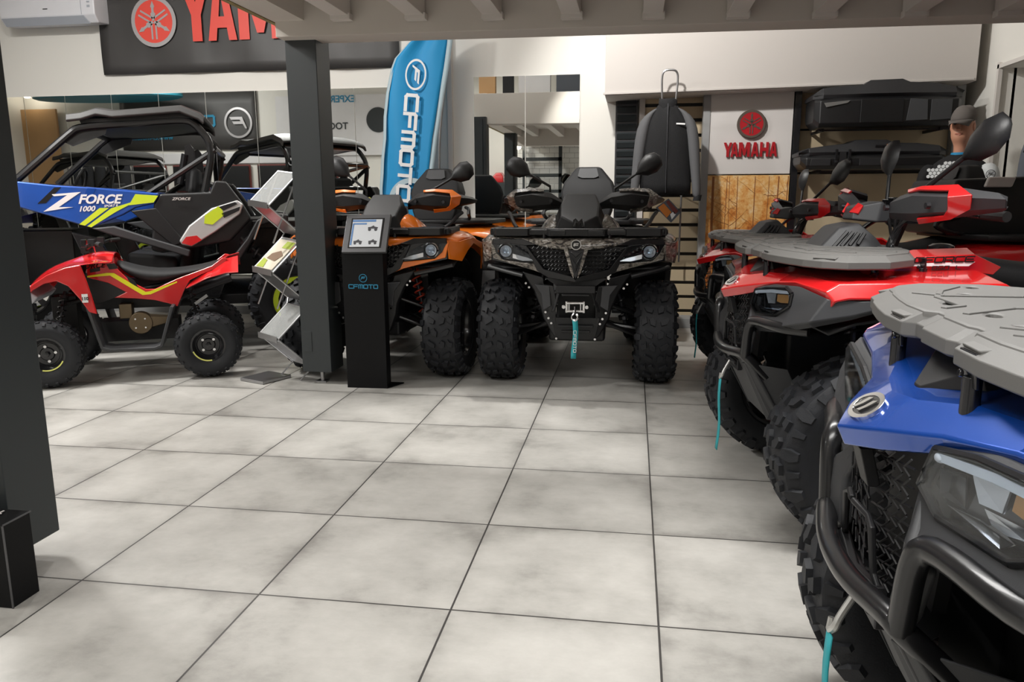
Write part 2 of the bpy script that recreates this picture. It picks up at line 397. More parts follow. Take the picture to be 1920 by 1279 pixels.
def fork_emblem(r, M, m1, m2, name, parent=None, t=.004, back=True):
    """three crossed tuning forks inside a ring"""
    root = None
    if back:
        me = curve_mesh([oval(0, 0, r*.9, r*.9, 40)], t/4, 0, M, 'emblem_disc'); me.materials.append(MT[m1]); link('emblem_disc', me, parent, smooth=0)
    loops = [oval(0, 0, r, r, 40), oval(0, 0, r*.84, r*.84, 40)]
    me = curve_mesh(loops, t/2, 0, M, name); me.materials.append(MT[m2]); o = link(name, me, parent, smooth=0)
    mb = MB()
    for k in range(3):
        a = PI/2+k*2*PI/3; u = V((math.cos(a), math.sin(a), 0)); n = V((-u.y, u.x, 0))
        def q(p): return u*p[0]*r+n*p[1]*r
        mb.prism([q((.03, -.05)), q((.03, .05)), q((.30, .11)), q((.36, .05)), q((.52, .05)), q((.58, .09)), q((.80, 0)), q((.58, -.09)), q((.52, -.05)), q((.36, -.05)), q((.30, -.11))], (0, 0, t))
        for sgn in (-1, 1):
            mb.prism([q((-.08, sgn*.06)), q((-.08, sgn*.13)), q((-.70, sgn*.13)), q((-.70, sgn*.06))], (0, 0, t))
    mb.xf(M); mb.build(name.replace('ring', 'forks'), m2, parent, smooth=0)
    return o

def tag(o, label=None, cat=None, group=None, kind=None):
    if label: o['label'] = label
    if cat: o['category'] = cat
    if group: o['group'] = group
    if kind: o['kind'] = kind
    return o
def empty(name, loc, rz=0, label=None, cat=None, group=None):
    o = bpy.data.objects.new(name, None); COL.objects.link(o); o.location = loc; o.rotation_euler = (0, 0, rz); o.empty_display_size = .1
    return tag(o, label, cat, group)
def struct(o): o['kind'] = 'structure'; return o
def B(name, c, d, mt, parent=None, bevel=0, rot=None, off=None): return MB().box(c, d, rot).build(name, mt, parent, bevel, off=off)
# ================================================================== setting
struct(B('floor', (-5, .7, -.05), (17.4, 9.6, .1), 'floor_tiles'))
bpy.data.objects['floor'].location = (0, 0, 0)
struct(B('ceiling', (-5, .7, 4.05), (17.4, 9.6, .1), 'wall_white'))
struct(B('wall_north', (-5, 5.46, 2), (17, .12, 4), 'wall_white'))
struct(B('wall_south', (-5, -3.66, 2), (17, .12, 4), 'wall_white'))
struct(B('wall_west', (-13.5, .9, 2), (.12, 9, 4), 'wall_white'))
mb = MB().box((3.36, 5.075, 2), (.12, .65, 4)).box((3.36, 3.5, 3.08), (.12, 2.5, 1.84)).box((3.36, -.7, 2), (.12, 5.9, 4)).box((4.0, 3.5, 1.1), (.1, 2.6, 2.2)).box((3.7, 4.8, 1.1), (.6, .1, 2.2)).box((3.7, 2.2, 1.1), (.6, .1, 2.2)).box((3.7, 3.5, 2.2), (.7, 2.6, .08))
struct(mb.build('wall_east', 'wall_white'))
mb = MB().box((3.29, 4.735, 1.1), (.03, .03, 2.2)).box((3.29, 3.5, 2.17), (.03, 2.5, .03))
struct(mb.build('trim_1', 'joist_paint'))
# projecting white fascia box above the display wall
mb = MB(); x0, x1, y0, y1 = .235, 3.2, 4.92, 5.41
mb.add([(x0, y0, 2.045), (x1, y0, 2.092), (x1, y1, 2.092), (x0, y1, 2.045), (x0, y0, 3.3), (x1, y0, 3.3), (x1, y1, 3.3), (x0, y1, 3.3)], [(0, 3, 2, 1), (4, 5, 6, 7), (0, 1, 5, 4), (1, 2, 6, 5), (2, 3, 7, 6), (3, 0, 4, 7)])
mb.box((1.7, 4.915, 2.085), (2.96, .012, .02), (0, -.0158, 0))
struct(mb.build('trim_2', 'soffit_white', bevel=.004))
struct(B('trim_3', (-1.245, 5.38, 2), (.05, .05, 4), 'joist_paint', bevel=.006))   # slim duct by the flag
struct(B('baseboard_north', (-5, 5.39, .04), (16.9, .02, .08), 'trim_grey'))
# mezzanine: floor slab, edge beam, side beam and joists
mez = empty('mezzanine', (.9, 2.5, 2.1)); struct(mez)
def mz(n, c, d, mt, **k): return B(n, c, d, mt, mez, off=(.9, 2.5, 2.1), **k)
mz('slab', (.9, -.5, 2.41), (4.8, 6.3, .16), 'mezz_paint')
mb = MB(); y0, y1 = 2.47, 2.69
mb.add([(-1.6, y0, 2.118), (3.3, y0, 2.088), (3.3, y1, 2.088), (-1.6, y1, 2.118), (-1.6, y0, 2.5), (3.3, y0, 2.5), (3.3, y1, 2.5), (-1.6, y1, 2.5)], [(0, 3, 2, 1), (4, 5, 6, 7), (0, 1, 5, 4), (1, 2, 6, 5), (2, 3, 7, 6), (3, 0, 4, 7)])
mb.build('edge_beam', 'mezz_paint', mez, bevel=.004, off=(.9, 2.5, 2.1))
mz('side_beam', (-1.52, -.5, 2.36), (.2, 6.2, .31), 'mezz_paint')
mz('rough_plaster_edge', (-1.625, 1.2, 2.225), (.03, 2.9, .05), 'plaster_raw')
for x in [-1.62+.44*i for i in range(1, 12)]:
    z = 2.205-.032*(x+1.04)
    mb = MB().box((x, .9, z+.07), (.105, 3.1, .14)).box((x+.004, 2.43, z-.005), (.12, .06, .035))
    mb.build('joist', 'joist_paint', mez, bevel=.003, off=(.9, 2.5, 2.1))
mz('rear_beam', (.9, -.72, 2.2), (4.8, .16, .3), 'mezz_paint')
# columns
def column(n, x, y, z1, w_, d_, lab):
    c = empty(n, (x, y, 0)); struct(c)
    mb = MB().box((0, 0, (.08+z1)/2), (w_, d_, z1-.08)); mb.build('casing', 'column_grey', c, bevel=.004)
    MB().box((0, d_/2+.012, 1.15), (w_*.55, .024, 2.05)).build('flange', 'column_grey', c)
    MB().tube([(.0, -.02, 0), (.0, -.02, .09)], .014, 10).box((.0, -.02, .004), (.07, .07, .008)).build('foot_bolt', 'steel', c)
    MB().box((-w_*.28, -d_/2-.002, .28), (w_*.3, .003, .13)).build('service_hatch', 'column_grey', c, bevel=.001)
    return c
column('column', -1.495, 2.675, 2.205, .195, .21, '')
column('column', -1.50, .07, 2.205, .19, .2, '')

# wall mirrors: each glass panel is its own thing
xs = [-6.3, -5.79, -5.315, -4.79, -4.266, -3.755, -3.225, -2.70, -2.2, -1.74]
words = ['leftmost, beside the lamp glare', 'second from the left', 'third from the left', 'fourth, behind the middle of the buggy roof', 'fifth, behind the rear end of the buggy roof', 'sixth, showing the ring logo', 'seventh, just left of the grey column', 'eighth, crossed by the grey column', 'last, next to the blue flag']
for i, (a, b) in enumerate(zip(xs, xs[1:])):
    o = B('wall_mirror', ((a+b)/2, 5.394, 1.32), (b-a-.006, .006, 1.82), 'wall_mirror_glass')
    tag(o, 'tall mirror panel on the left wall, '+words[i], 'mirror', 'mirror panels on the left back wall')
for a, b, wd in ((-1.018, -.527, 'left half of the square mirror behind the camouflage quad'), (-.523, -.013, 'right half of the square mirror, above the camouflage quad handlebars')):
    o = B('wall_mirror', ((a+b)/2, 5.394, 1.4), (b-a-.004, .006, 1.8), 'wall_mirror_glass')
    tag(o, 'frameless mirror panel, '+wd, 'mirror', 'mirror pair in the middle of the back wall')
# ================================================================== wheels
def tyre_mesh(R, w, rim, npitch, style, name='tire'):
    h = w/2
    prof = [(-h*.72, rim), (-h*.86, rim+.012), (-h*.99, rim+(R-rim)*.35), (-h*1.0, rim+(R-rim)*.55), (-h*.95, R-.045), (-h*.82, R-.022), (-h*.45, R-.014), (0, R-.012)]
    prof = prof+[(-a, r) for a, r in reversed(prof[:-1])]
    mb = MB().lathe(prof, n=48)
    # arc position along the outer surface: u in [-1.3, 1.3]
    path = prof[3:-3]
    L = [0]
    for p, q in zip(path, path[1:]): L.append(L[-1]+math.hypot(q[0]-p[0], q[1]-p[1]))
    tot = L[-1]
    def at(u):
        s_ = max(0, min(.9999, (u/1.3+1)/2))*tot
        for i in range(len(L)-1):
            if L[i+1] >= s_:
                f = (s_-L[i])/(L[i+1]-L[i]); p, q = path[i], path[i+1]
                t = (q[0]-p[0], q[1]-p[1]); l = math.hypot(*t)
                return p[0]+t[0]*f, p[1]+t[1]*f, -t[1]/l, t[0]/l
    def lug(pts, hgt):
        lo, hi = [], []
        cu = sum(p[0] for p in pts)/len(pts); cv = sum(p[1] for p in pts)/len(pts)
        for u, v in pts:
            y, r, ny, nr = at(u); a = v*2*PI/npitch
            lo.append(V(((r-.004)*math.cos(a), y, (r-.004)*math.sin(a))))
            u2_, v2_ = cu+(u-cu)*.86, cv+(v-cv)*.86
            y, r, ny, nr = at(u2_); a = v2_*2*PI/npitch
            hi.append(V(((r+nr*hgt)*math.cos(a), y+ny*hgt, (r+nr*hgt)*math.sin(a))))
        n = len(pts); mb.add(lo+hi, [tuple(reversed(range(n))), tuple(range(n, 2*n))]+[(i, (i+1) % n, n+(i+1) % n, n+i) for i in range(n)])
    if style == 'mud':
        for i in range(npitch):
            for s_ in (1, -1):
                o = i+(0 if s_ > 0 else .5)
                def T(pts): return [(u*s_, o+v) for u, v in (pts if s_ > 0 else pts[::-1])]
                lug(T([(.06, .02), (.34, .10), (.40, .34), (.20, .42), (.10, .30), (.02, .28)]), .015)
                lug(T([(.46, .18), (.74, .06), (.80, .32), (.62, .34), (.52, .46)]), .015)
                lug(T([(.80, .50), (1.02, .44), (1.26, .50), (1.26, .70), (1.0, .78), (.80, .74)]), .014)
                lug(T([(.22, .55), (.52, .62), (.66, .84), (.56, .92), (.30, .80), (.16, .72)]), .015)
                lug(T([(.92, .04), (1.28, .08), (1.28, .20), (.92, .24)]), .012)
    else:
        for i in range(npitch):
            for s_ in (1, -1):
                o = i+(0 if s_ > 0 else .5)
                def T(pts): return [(u*s_, o+v) for u, v in (pts if s_ > 0 else pts[::-1])]
                lug(T([(.08, .1), (.30, .05), (.36, .38), (.12, .42)]), .008)
                lug(T([(.5, .45), (.76, .40), (.80, .74), (.54, .78)]), .008)
                lug(T([(.84, .05), (1.08, .05), (1.08, .34), (.84, .34)]), .008)
    me = bpy.data.meshes.new(name); me.from_pydata(mb.v, [], mb.f)
    bm = bmesh.new(); bm.from_mesh(me); bmesh.ops.recalc_face_normals(bm, faces=bm.faces); bm.to_mesh(me); bm.free()
    me.materials.append(MT['rubber']); me.shade_smooth(); me.set_sharp_from_angle(angle=math.radians(32)); return me
def rim_mesh(rim, w, style):
    h = w/2; mb = MB()
    mb.lathe([(-h*.7, rim+.003), (-h*.78, rim+.006), (-h*.78, rim-.006), (-h*.6, rim-.014), (0, rim-.03), (h*.5, rim-.02), (h*.66, rim-.012), (h*.78, rim-.006), (h*.8, rim+.006), (h*.7, rim+.004)], n=40)
    if style == 'kid':
        mb.lathe([(h*.35, rim-.02), (h*.38, rim*.72), (h*.26, rim*.66), (h*.24, rim*.42), (h*.34, rim*.36), (h*.34, .001)], n=32)
        mb.lathe([(h*.34, .018), (h*.62, .016), (h*.66, .001)], n=6)
    else:
        mb.lathe([(h*.30, rim-.02), (h*.26, rim*.86), (h*.2, rim*.8)], n=40)
        mb.lathe([(h*.30, rim*.36), (h*.42, rim*.3), (h*.42, .001)], n=24)
        for k in range(7):
            a = k*2*PI/7; u = V((math.cos(a), 0, math.sin(a))); n = V((-u.z, 0, u.x))
            mb.prism([u*rim*.3+n*.016+V((0, h*.3, 0)), u*rim*.9+n*.028+V((0, h*.22, 0)), u*rim*.9-n*.028+V((0, h*.22, 0)), u*rim*.3-n*.016+V((0, h*.3, 0))], (0, -.02, 0))
    return mb
WM = {}
def wheel(kind, loc, side, parent, steer=0):
    """rim is the part, tire / bolts / rim stripe its sub-parts. side=+1: outer face towards +y"""
    R, w, rim, np_, st, rimmat = {'atv': (.33, .25, .185, 13, 'mud', 'gloss_black'), 'atvr': (.33, .28, .165, 13, 'mud', 'gloss_black'), 'kid': (.222, .17, .105, 20, 'knob', 'gloss_black'), 'ssv': (.385, .27, .2, 15, 'mud', 'lime')}[kind]
    if kind not in WM:
        mb = rim_mesh(rim, w, 'kid' if kind == 'kid' else 'atv'); o = mb.build('wheel', 'gloss_black' if kind != 'ssv' else 'dark_steel'); bl = MB()
        for k in range(4):
            a = PI/4+k*PI/2; c = (math.cos(a)*rim*.46, w/2*(.28 if kind == 'kid' else .42), math.sin(a)*rim*.46); bl.disc(c, .009, .016, 'y', 8)
        bo = bl.build('lug_nuts', 'chrome', smooth=0)
        extra = None
        if kind == 'kid' or kind == 'ssv':
            sb = MB(); n = 22; a0, a1 = (-1.75, -.35) if kind == 'kid' else (0, 2*PI)
            r0, r1 = (rim*.93, rim*1.0) if kind == 'kid' else (rim*.76, rim*.97)
            y = w/2*.81 if kind == 'kid' else w/2*.72
            rows = [[V((r*math.cos(a0+(a1-a0)*i/n), y_, r*math.sin(a0+(a1-a0)*i/n))) for i in range(n+1)] for r, y_ in ((r0, y), (r1, y+.002), (r1, y-.004), (r0, y-.006), (r0, y))]
            sb.grid(rows); extra = sb.build('rim_stripe' if kind == 'kid' else 'beadlock_ring', 'lime' if kind == 'ssv' else 'yellow_sticker')
        WM[kind] = (o.data, bo.data, extra.data if extra else None, tyre_mesh(R, w, rim, np_, st))
        for q in (o, bo, extra):
            if q: bpy.data.objects.remove(q)
    wm, bm_, ex, tm = WM[kind]
    wo = bpy.data.objects.new('wheel', wm); COL.objects.link(wo); wo.parent = parent; wo.location = loc
    wo.rotation_euler = (0, random.uniform(0, 6) if kind != 'kid' else 0, (0 if side > 0 else PI)+steer)
    if kind == 'kid': wo.rotation_euler[1] = 0 if loc[0] < .5 else .95
    for n_, d_ in (('tire', tm), ('lug_nuts', bm_), ('rim_stripe' if kind == 'kid' else 'beadlock_ring', ex)):
        if d_: q = bpy.data.objects.new(n_, d_); COL.objects.link(q); q.parent = wo
    return wo
def spring(p, q, r, wire, turns, mt, parent, name='shock_absorber', body='dark_steel'):
    p, q = V(p), V(q); ax = (q-p); L = ax.length; ax.normalize(); x = ax.orthogonal().normalized(); y = ax.cross(x)
    mb = MB().tube([p-ax*.03, q+ax*.03], r*.42, 8).tube([q-ax*.02, q+ax*.0], r*1.1, 10).tube([p, p+ax*.02], r*1.1, 10)
    sh = mb.build(name, body, parent)
    n = turns*10
    c = MB().tube([p+ax*L*i/n+(x*math.cos(i*2*PI/10)+y*math.sin(i*2*PI/10))*r for i in range(n+1)], wire, 5)
    c.build('coil_spring', mt, sh); return sh
# ================================================================== full-size quads
def mirrored(fn, name, mt, root, **k):
    """left and right copies of a part, each its own mesh"""
    out = []
    for s_ in (1, -1):
        mb = MB(); fn(mb)
        if s_ < 0: mb.flip()
        out.append(mb.build(name, mt, root, **k))
    return out
def sheet(rows, t, name, mt, root, sub=1, both=True, bevel=0):
    """half surface (y>=0) given as a grid, mirrored over y when it touches the centre"""
    mb = MB(); mb.grid(rows)
    if both: mb.mir()
    return mb.build(name, mt, root, solid=t, subsurf=sub, smooth=60 if sub else 14, bevel=bevel, seg=3)
def handguard(root, side, accent, base, new=False):
    s_ = side
    def Y(p): return (p[0], p[1]*s_, p[2])
    # curved shield in front of the grip
    rows = [[(.335, .125, 1.165), (.365, .20, 1.215), (.375, .32, 1.238), (.345, .43, 1.232), (.25, .50, 1.205), (.12, .53, 1.19)],
            [(.345, .12, 1.145), (.40, .20, 1.185), (.415, .33, 1.205), (.385, .455, 1.19), (.25, .54, 1.180), (.10, .565, 1.17)],
            [(.345, .12, 1.125), (.40, .20, 1.14), (.41, .33, 1.13), (.375, .44, 1.13), (.24, .525, 1.145), (.10, .555, 1.15)],
            [(.335, .125, 1.115), (.375, .21, 1.11), (.37, .32, 1.092), (.34, .42, 1.105), (.23, .495, 1.13), (.12, .52, 1.14)]]
    def T(p):
        # the newer model's shields sit lower and sweep further forward at the inner end
        if not new: return p
        x, y, z = p; f = max(0, min(1, (y-.12)/.33)); return (x+.075*(1-f), y, 1.165+(z-1.165)*.80-.022*(1-f))
    rows = [[Y(T(p)) for p in (r[:-1]+[(.235, .525, r[-1][2])] if new else r)] for r in rows]
    mb = MB().grid(rows); g = mb.build('hand_guard', base, root, solid=.012, bevel=.003)
    # accent rim: along the top, round the outer corner and back under the shield
    P_ = [((.378, .25, 1.226), (.366, .245, 1.240)), ((.400, .335, 1.230), (.378, .33, 1.247)), ((.378, .440, 1.218), (.345, .445, 1.241)), ((.386, .452, 1.188), (.330, .505, 1.197)), ((.376, .440, 1.138), (.322, .488, 1.140)), ((.366, .410, 1.112), (.345, .428, 1.098)), ((.392, .325, 1.105), (.372, .32, 1.083))]
    a = MB().grid([[Y(T((p[0]+.006, p[1]+(.012 if new else 0), p[2]))) for p, q in P_], [Y(T((q[0]+.008, q[1]*1.01, q[2]))) for p, q in P_]])
    a.build('guard_trim', accent, g, solid=.008, bevel=.002)
    for p in ((.412, .20, 1.163), (.41, .40, 1.158)): MB().disc(Y(T(p)), .011, .014, 'x', 10).build('guard_bolt', 'dark_steel', g)
    return g
def side_mirror(root, side, base, tip, parent_name='mirror'):
    b, t = V(base), V(tip); mb = MB().tube([b-V((0, 0, .04)), b, b.lerp(t, .55)], .008, 8)
    d = (t-b).normalized(); c = b.lerp(t, .5)
    # teardrop housing between the stem end and the tip
    ax = d; nrm = V((1, 0, .1)); nrm = (nrm-ax*nrm.dot(ax)).normalized(); wd = ax.cross(nrm).normalized()
    L = (t-c).length; rings = []
    for f, w_, h_ in ((-.12, .004, .004), (0, .014, .012), (.25, .054, .028), (.6, .070, .033), (.9, .052, .024), (1.0, .012, .008)):
        p = c+ax*L*f; n = 10
        rings.append([p+wd*w_*math.cos(q*2*PI/n)+nrm*(h_*math.sin(q*2*PI/n) if math.sin(q*2*PI/n) > 0 else -.006*1) for q in range(n)])
    h = MB(); h.loft(rings); mb.add(h.v, h.f)
    o = mb.build('mirror', 'black_plastic', root, bevel=0, smooth=50)
    g = MB(); pts = [c+ax*L*f+wd*w_*s_-nrm*.008 for s_, seq in ((1, ((.08, .02), (.3, .048), (.6, .06), (.86, .046))), (-1, ((.86, .046), (.6, .06), (.3, .048), (.08, .02)))) for f, w_ in seq]
    g.prism(pts, .0015); g.build('mirror_face', 'mirror_glass', o, smooth=0)
    return o
def headlight_touring(root, s_):
    def Y(p): return (p[0], p[1]*s_, p[2])
    pts = [(.812, .500, .895), (.838, .42, .907), (.852, .37, .885), (.868, .30, .845), (.876, .245, .803), (.868, .33, .800), (.84, .43, .812), (.815, .495, .84)]
    hb = MB().prism([Y((x-.02, y, z)) for x, y, z in pts], (.012, 0, 0)); h = hb.build('headlight', 'dark_steel', root, bevel=.002)
    c = (.842, .440, .860)
    MB().lathe([(0, .047), (.014, .050), (.020, .044), (.004, .036)], Y((c[0]-.012, c[1], c[2])), 'x', 28).build('lamp_ring', 'chrome', h)
    MB().lathe([(.006, .036), (-.012, .02), (-.016, .001)], Y(c), 'x', 24).build('reflector', 'lamp_silver', h)
    MB().ball(Y((c[0]+.0, c[1], c[2])), (.012, .017, .017), 8).build('projector_lens', 'lens_clear', h)
    mb = MB().prism([Y((.86, .395, .845)), Y((.872, .30, .822)), Y((.882, .255, .804)), (Y((.874, .33, .803))), Y((.862, .395, .818))], (.006, 0, 0)); mb.build('daylight_bar', 'lamp_silver', h, bevel=.001)
    mb = MB()
    for k in range(4): mb.box(Y((.857+.004*k, .385-.022*k, .885-.013*k)), (.012, .014, .012))
    mb.build('lamp_segments', 'gloss_black', h)
    MB().prism([Y((x+.012, y, z)) for x, y, z in pts], (.004, 0, 0)).build('lens_cover', 'lens_clear', h, bevel=.001)
    return h
def headlight_new(root, s_):
    def Y(p): return (p[0], p[1]*s_, p[2])
    pts = [(.900, .155, .846), (.912, .143, .790), (.906, .20, .764), (.885, .36, .778), (.868, .452, .826), (.866, .462, .868), (.872, .42, .884), (.888, .26, .868)]
    dark = MB().prism([Y((x-.03, y, z)) for x, y, z in pts], (.012, 0, 0)); h = dark.build('headlight', 'gloss_black', root, bevel=.002)
    # bezel frame
    mb = MB()
    for a, b in zip(pts, pts[1:]+pts[:1]): mb.tube([Y((a[0]+.004, a[1], a[2])), Y((b[0]+.004, b[1], b[2]))], .006, 6)
    mb.build('bezel', 'black_plastic', h)
    MB().prism([Y((.899, .175, .846)), Y((.882, .30, .864)), Y((.868, .43, .873)), Y((.868, .43, .862)), Y((.884, .30, .851)), Y((.900, .175, .834))], (.006, 0, 0)).build('daylight_bar', 'lamp_drl', h, bevel=.001)
    MB().ball(Y((.902, .172, .838)), (.008, .012, .007), 6).build('marker_bulb', 'lamp_drl', h)
    def fac(n_, quad, c, mt): MB().add([Y(p) for p in quad+[c]], [(0, 1, 4), (1, 2, 4), (2, 3, 4), (3, 0, 4)]).build(n_, mt, h, smooth=0, solid=.002)
    for nm_, mt_, q_ in (('reflector', 'lamp_silver', [(.884, .235, .843), (.874, .315, .851), (.870, .295, .812), (.880, .255, .808)]), ('amber_reflector', 'lamp_amber', [(.873, .322, .848), (.862, .405, .856), (.860, .412, .828), (.868, .306, .816)]),
                         ('reflector', 'chrome', [(.879, .262, .804), (.862, .408, .822), (.860, .395, .796), (.876, .285, .785)]), ('reflector', 'lamp_silver', [(.862, .412, .858), (.858, .442, .860), (.856, .440, .832), (.859, .420, .826)])):
        MB().add([Y(p) for p in q_], [(0, 1, 2, 3)]).build(nm_, mt_, h, smooth=0, solid=.003)
    fac('inner_reflector', [(.897, .165, .822), (.888, .228, .835), (.884, .225, .785), (.896, .17, .785)], (.862, .20, .81), 'dark_steel')
    fac('lower_reflector', [(.897, .20, .782), (.885, .27, .792), (.880, .35, .796), (.886, .33, .780)], (.866, .28, .785), 'chrome')
    mb = MB().prism([Y((x+.008, y, z)) for x, y, z in pts], (.003, 0, 0)); mb.build('lens_cover', 'lens_clear', h, bevel=.001)
    return h
def rack(root, style, name='front_rack', rear=False, base='black_plastic'):
    if rear:
        half = [(-.55, .0), (-.55, .30), (-.62, .44), (-.75, .50), (-1.15, .50), (-1.25, .42), (-1.27, .2), (-1.27, 0)]
        z = .99; holes = [(-.8, .3), (-.95, .3), (-1.1, .3), (-.85, .12), (-1.05, .12)]
    elif style == 'new':
        half = [(.868, 0), (.868, .05), (.860, .068), (.860, .10), (.880, .115), (.882, .20), (.872, .28), (.856, .37), (.846, .40), (.838, .45), (.80, .52), (.735, .57), (.60, .565), (.48, .465), (.41, .33), (.37, .15), (.37, 0)]
        z = .985; holes = [(.775, .20), (.70, .33), (.64, .46), (.56, .22), (.76, .06), (.60, .04), (.47, .12), (.52, .40)]
    else:
        half = [(.835, 0), (.835, .06), (.885, .075), (.885, .155), (.845, .175), (.84, .33), (.79, .36), (.80, .52), (.76, .545), (.50, .53), (.42, .46), (.42, .25), (.38, .10), (.38, 0)]
        z = .975; holes = [(.76, .12), (.74, .28), (.64, .40), (.60, .18), (.55, .33), (.70, .47), (.49, .12)]
    out = half+[(x, -y) for x, y in reversed(half) if y > 0]
    loops = [out]
    for x, y in holes:
        for s_ in (1, -1):
            a = .032 if style == 'new' else .024
            loops.append(oval(x, y*s_, a*.55, a, 12, rot=s_*.35))
    th = .018 if style == 'new' else .016
    nw_ = style == 'new' and not rear
    if nw_:
        ins = [(.62+(x-.62)*(.86 if x > .62 else .92), y*.925) for x, y in out]; loops[0] = ins
    me = curve_mesh(loops, th-.007, .007, Matrix.Translation((0, 0, z)), name)
    me.materials.clear(); me.materials.append(MT['rack_grey' if style == 'new' and not rear else base]); o = link(name, me, root, smooth=30)
    mb = MB(); zt = z+th
    ribs = ([[(.81, .13), (.77, .16), (.77, .28), (.73, .38), (.67, .46)], [(.72, .0), (.68, .12), (.50, .22), (.42, .24)], [(.79, .34), (.75, .30), (.62, .30), (.52, .42)], [(.80, .065), (.70, .14), (.56, .15)]] if style == 'new' else
            [[(.80, .08), (.72, .14), (.58, .10), (.46, .16)], [(.83, .2), (.72, .24), (.62, .30), (.47, .28)], [(.78, .40), (.70, .42), (.54, .44)]])
    if rear: ribs = [[(-.6, .1), (-.9, .16), (-1.2, .1)], [(-.65, .36), (-.9, .4), (-1.15, .4)]]
    for r in ribs:
        for s_ in (1, -1):
            for a, b in zip(r, r[1:]):
                p, q = V((a[0], a[1]*s_)), V((b[0], b[1]*s_)); d = (q-p).normalized()*.007; n = V((-d.y, d.x))
                mb.prism([(*u, zt-.003) for u in (p-n-d*.3, q-n+d*.3, q+n*.7+d*.3, p+n*.7-d*.3)], (0, 0, .006))
    mb.build('rack_ribs', 'rack_grey' if style == 'new' and not rear else base, o, bevel=.002)
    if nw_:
        # faceted rim: vertical lip, then a wide chamfer up to the inset deck
        lo = [(.62+(x-.62)*.97, y*.98) for x, y in out]
        mb = MB().grid([[(x, y, z-.024) for x, y in ins], [(x, y, z-.030) for x, y in lo], [(x, y, z-.026) for x, y in out], [(x, y, z-.004) for x, y in out], [(x, y, zt-.001) for x, y in ins], [(x, y, zt-.010) for x, y in ins]], True)
        mb.build('rack_rim', 'rack_grey', o, smooth=12, bevel=.002)
        mirrored(lambda mb: mb.prism([(.790, .115, zt-.014), (.868, .125, z-.006), (.870, .185, z-.006), (.792, .205, zt-.014)], (.008, 0, .012)), 'rim_step', 'rack_grey', o, bevel=.003)
        mirrored(lambda mb: mb.prism([(.760, .43, zt-.014), (.812, .475, z-.006), (.762, .535, z-.006), (.715, .50, zt-.014)], (.006, .006, .012)), 'rim_step', 'rack_grey', o, bevel=.003)
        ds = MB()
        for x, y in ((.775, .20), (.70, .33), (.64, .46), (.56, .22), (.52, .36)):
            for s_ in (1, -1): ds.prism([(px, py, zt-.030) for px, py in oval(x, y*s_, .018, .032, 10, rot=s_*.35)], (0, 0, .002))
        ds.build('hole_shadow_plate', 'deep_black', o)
    elif not rear:
        # rear hoop handles rising at each side
        for s_ in (1, -1): MB().curve([(.46, s_*.42, z+.01), (.40, s_*.45, z+.04), (.33, s_*.48, z+.09), (.29, s_*.50, z+.11)], .013, 8).build('grab_bar', base, o)
        MB().prism([(.84, -.19, z-.022), (.885, -.17, z-.022), (.885, .17, z-.022), (.84, .19, z-.022)], (0, 0, .046)).build('rack_block', base, o, bevel=.006)
        for s_ in (1, -1): MB().prism([(.79, .52*s_, z-.022), (.852, .505*s_, z-.022), (.862, .30*s_, z-.022), (.82, .28*s_, z-.022)], (0, 0, .048)).build('rack_block', base, o, bevel=.006)
        for s_ in (1, -1): MB().prism([(.50, .54*s_, z-.020), (.80, .545*s_, z-.020), (.79, .50*s_, z-.020), (.50, .50*s_, z-.020)], (0, 0, .044)).build('rack_side_rail', base, o, bevel=.006)
    return o
def grille_bars(root, y0, y1, zt, zb, x, name='front_grille', slant=.6, v=True):
    """chevron lattice clipped to a trapezoid: y0/y1 half width range at top, narrowing to the bottom"""
    mb = MB(); n = 7; hz = (zt-zb)/n
    def lim(z): f = (zt-z)/(zt-zb); return y0, y1-(y1*.28)*max(0, f-.45)/.55
    for k in range(n+1):
        z = zb+hz*k; a, b = lim(z)
        mb.tube([(x+.012, a, z-.010), (x, b, z+.010)], .0022, 4)
        m_ = 4
        for q in range(m_):
            yy = a+(b-a)*(q+.5)/m_; c = z-.010+.020*(q+.5)/m_
            mb.tube([(x+.010, yy, c), (x+.006, min(b, yy+.020), c+hz*.6)], .0017, 4); mb.tube([(x+.010, yy, c), (x+.006, min(b, yy+.020), c-hz*.30)], .0017, 4)
    mb.mir(); return mb.build(name, 'black_plastic', root, smooth=0)
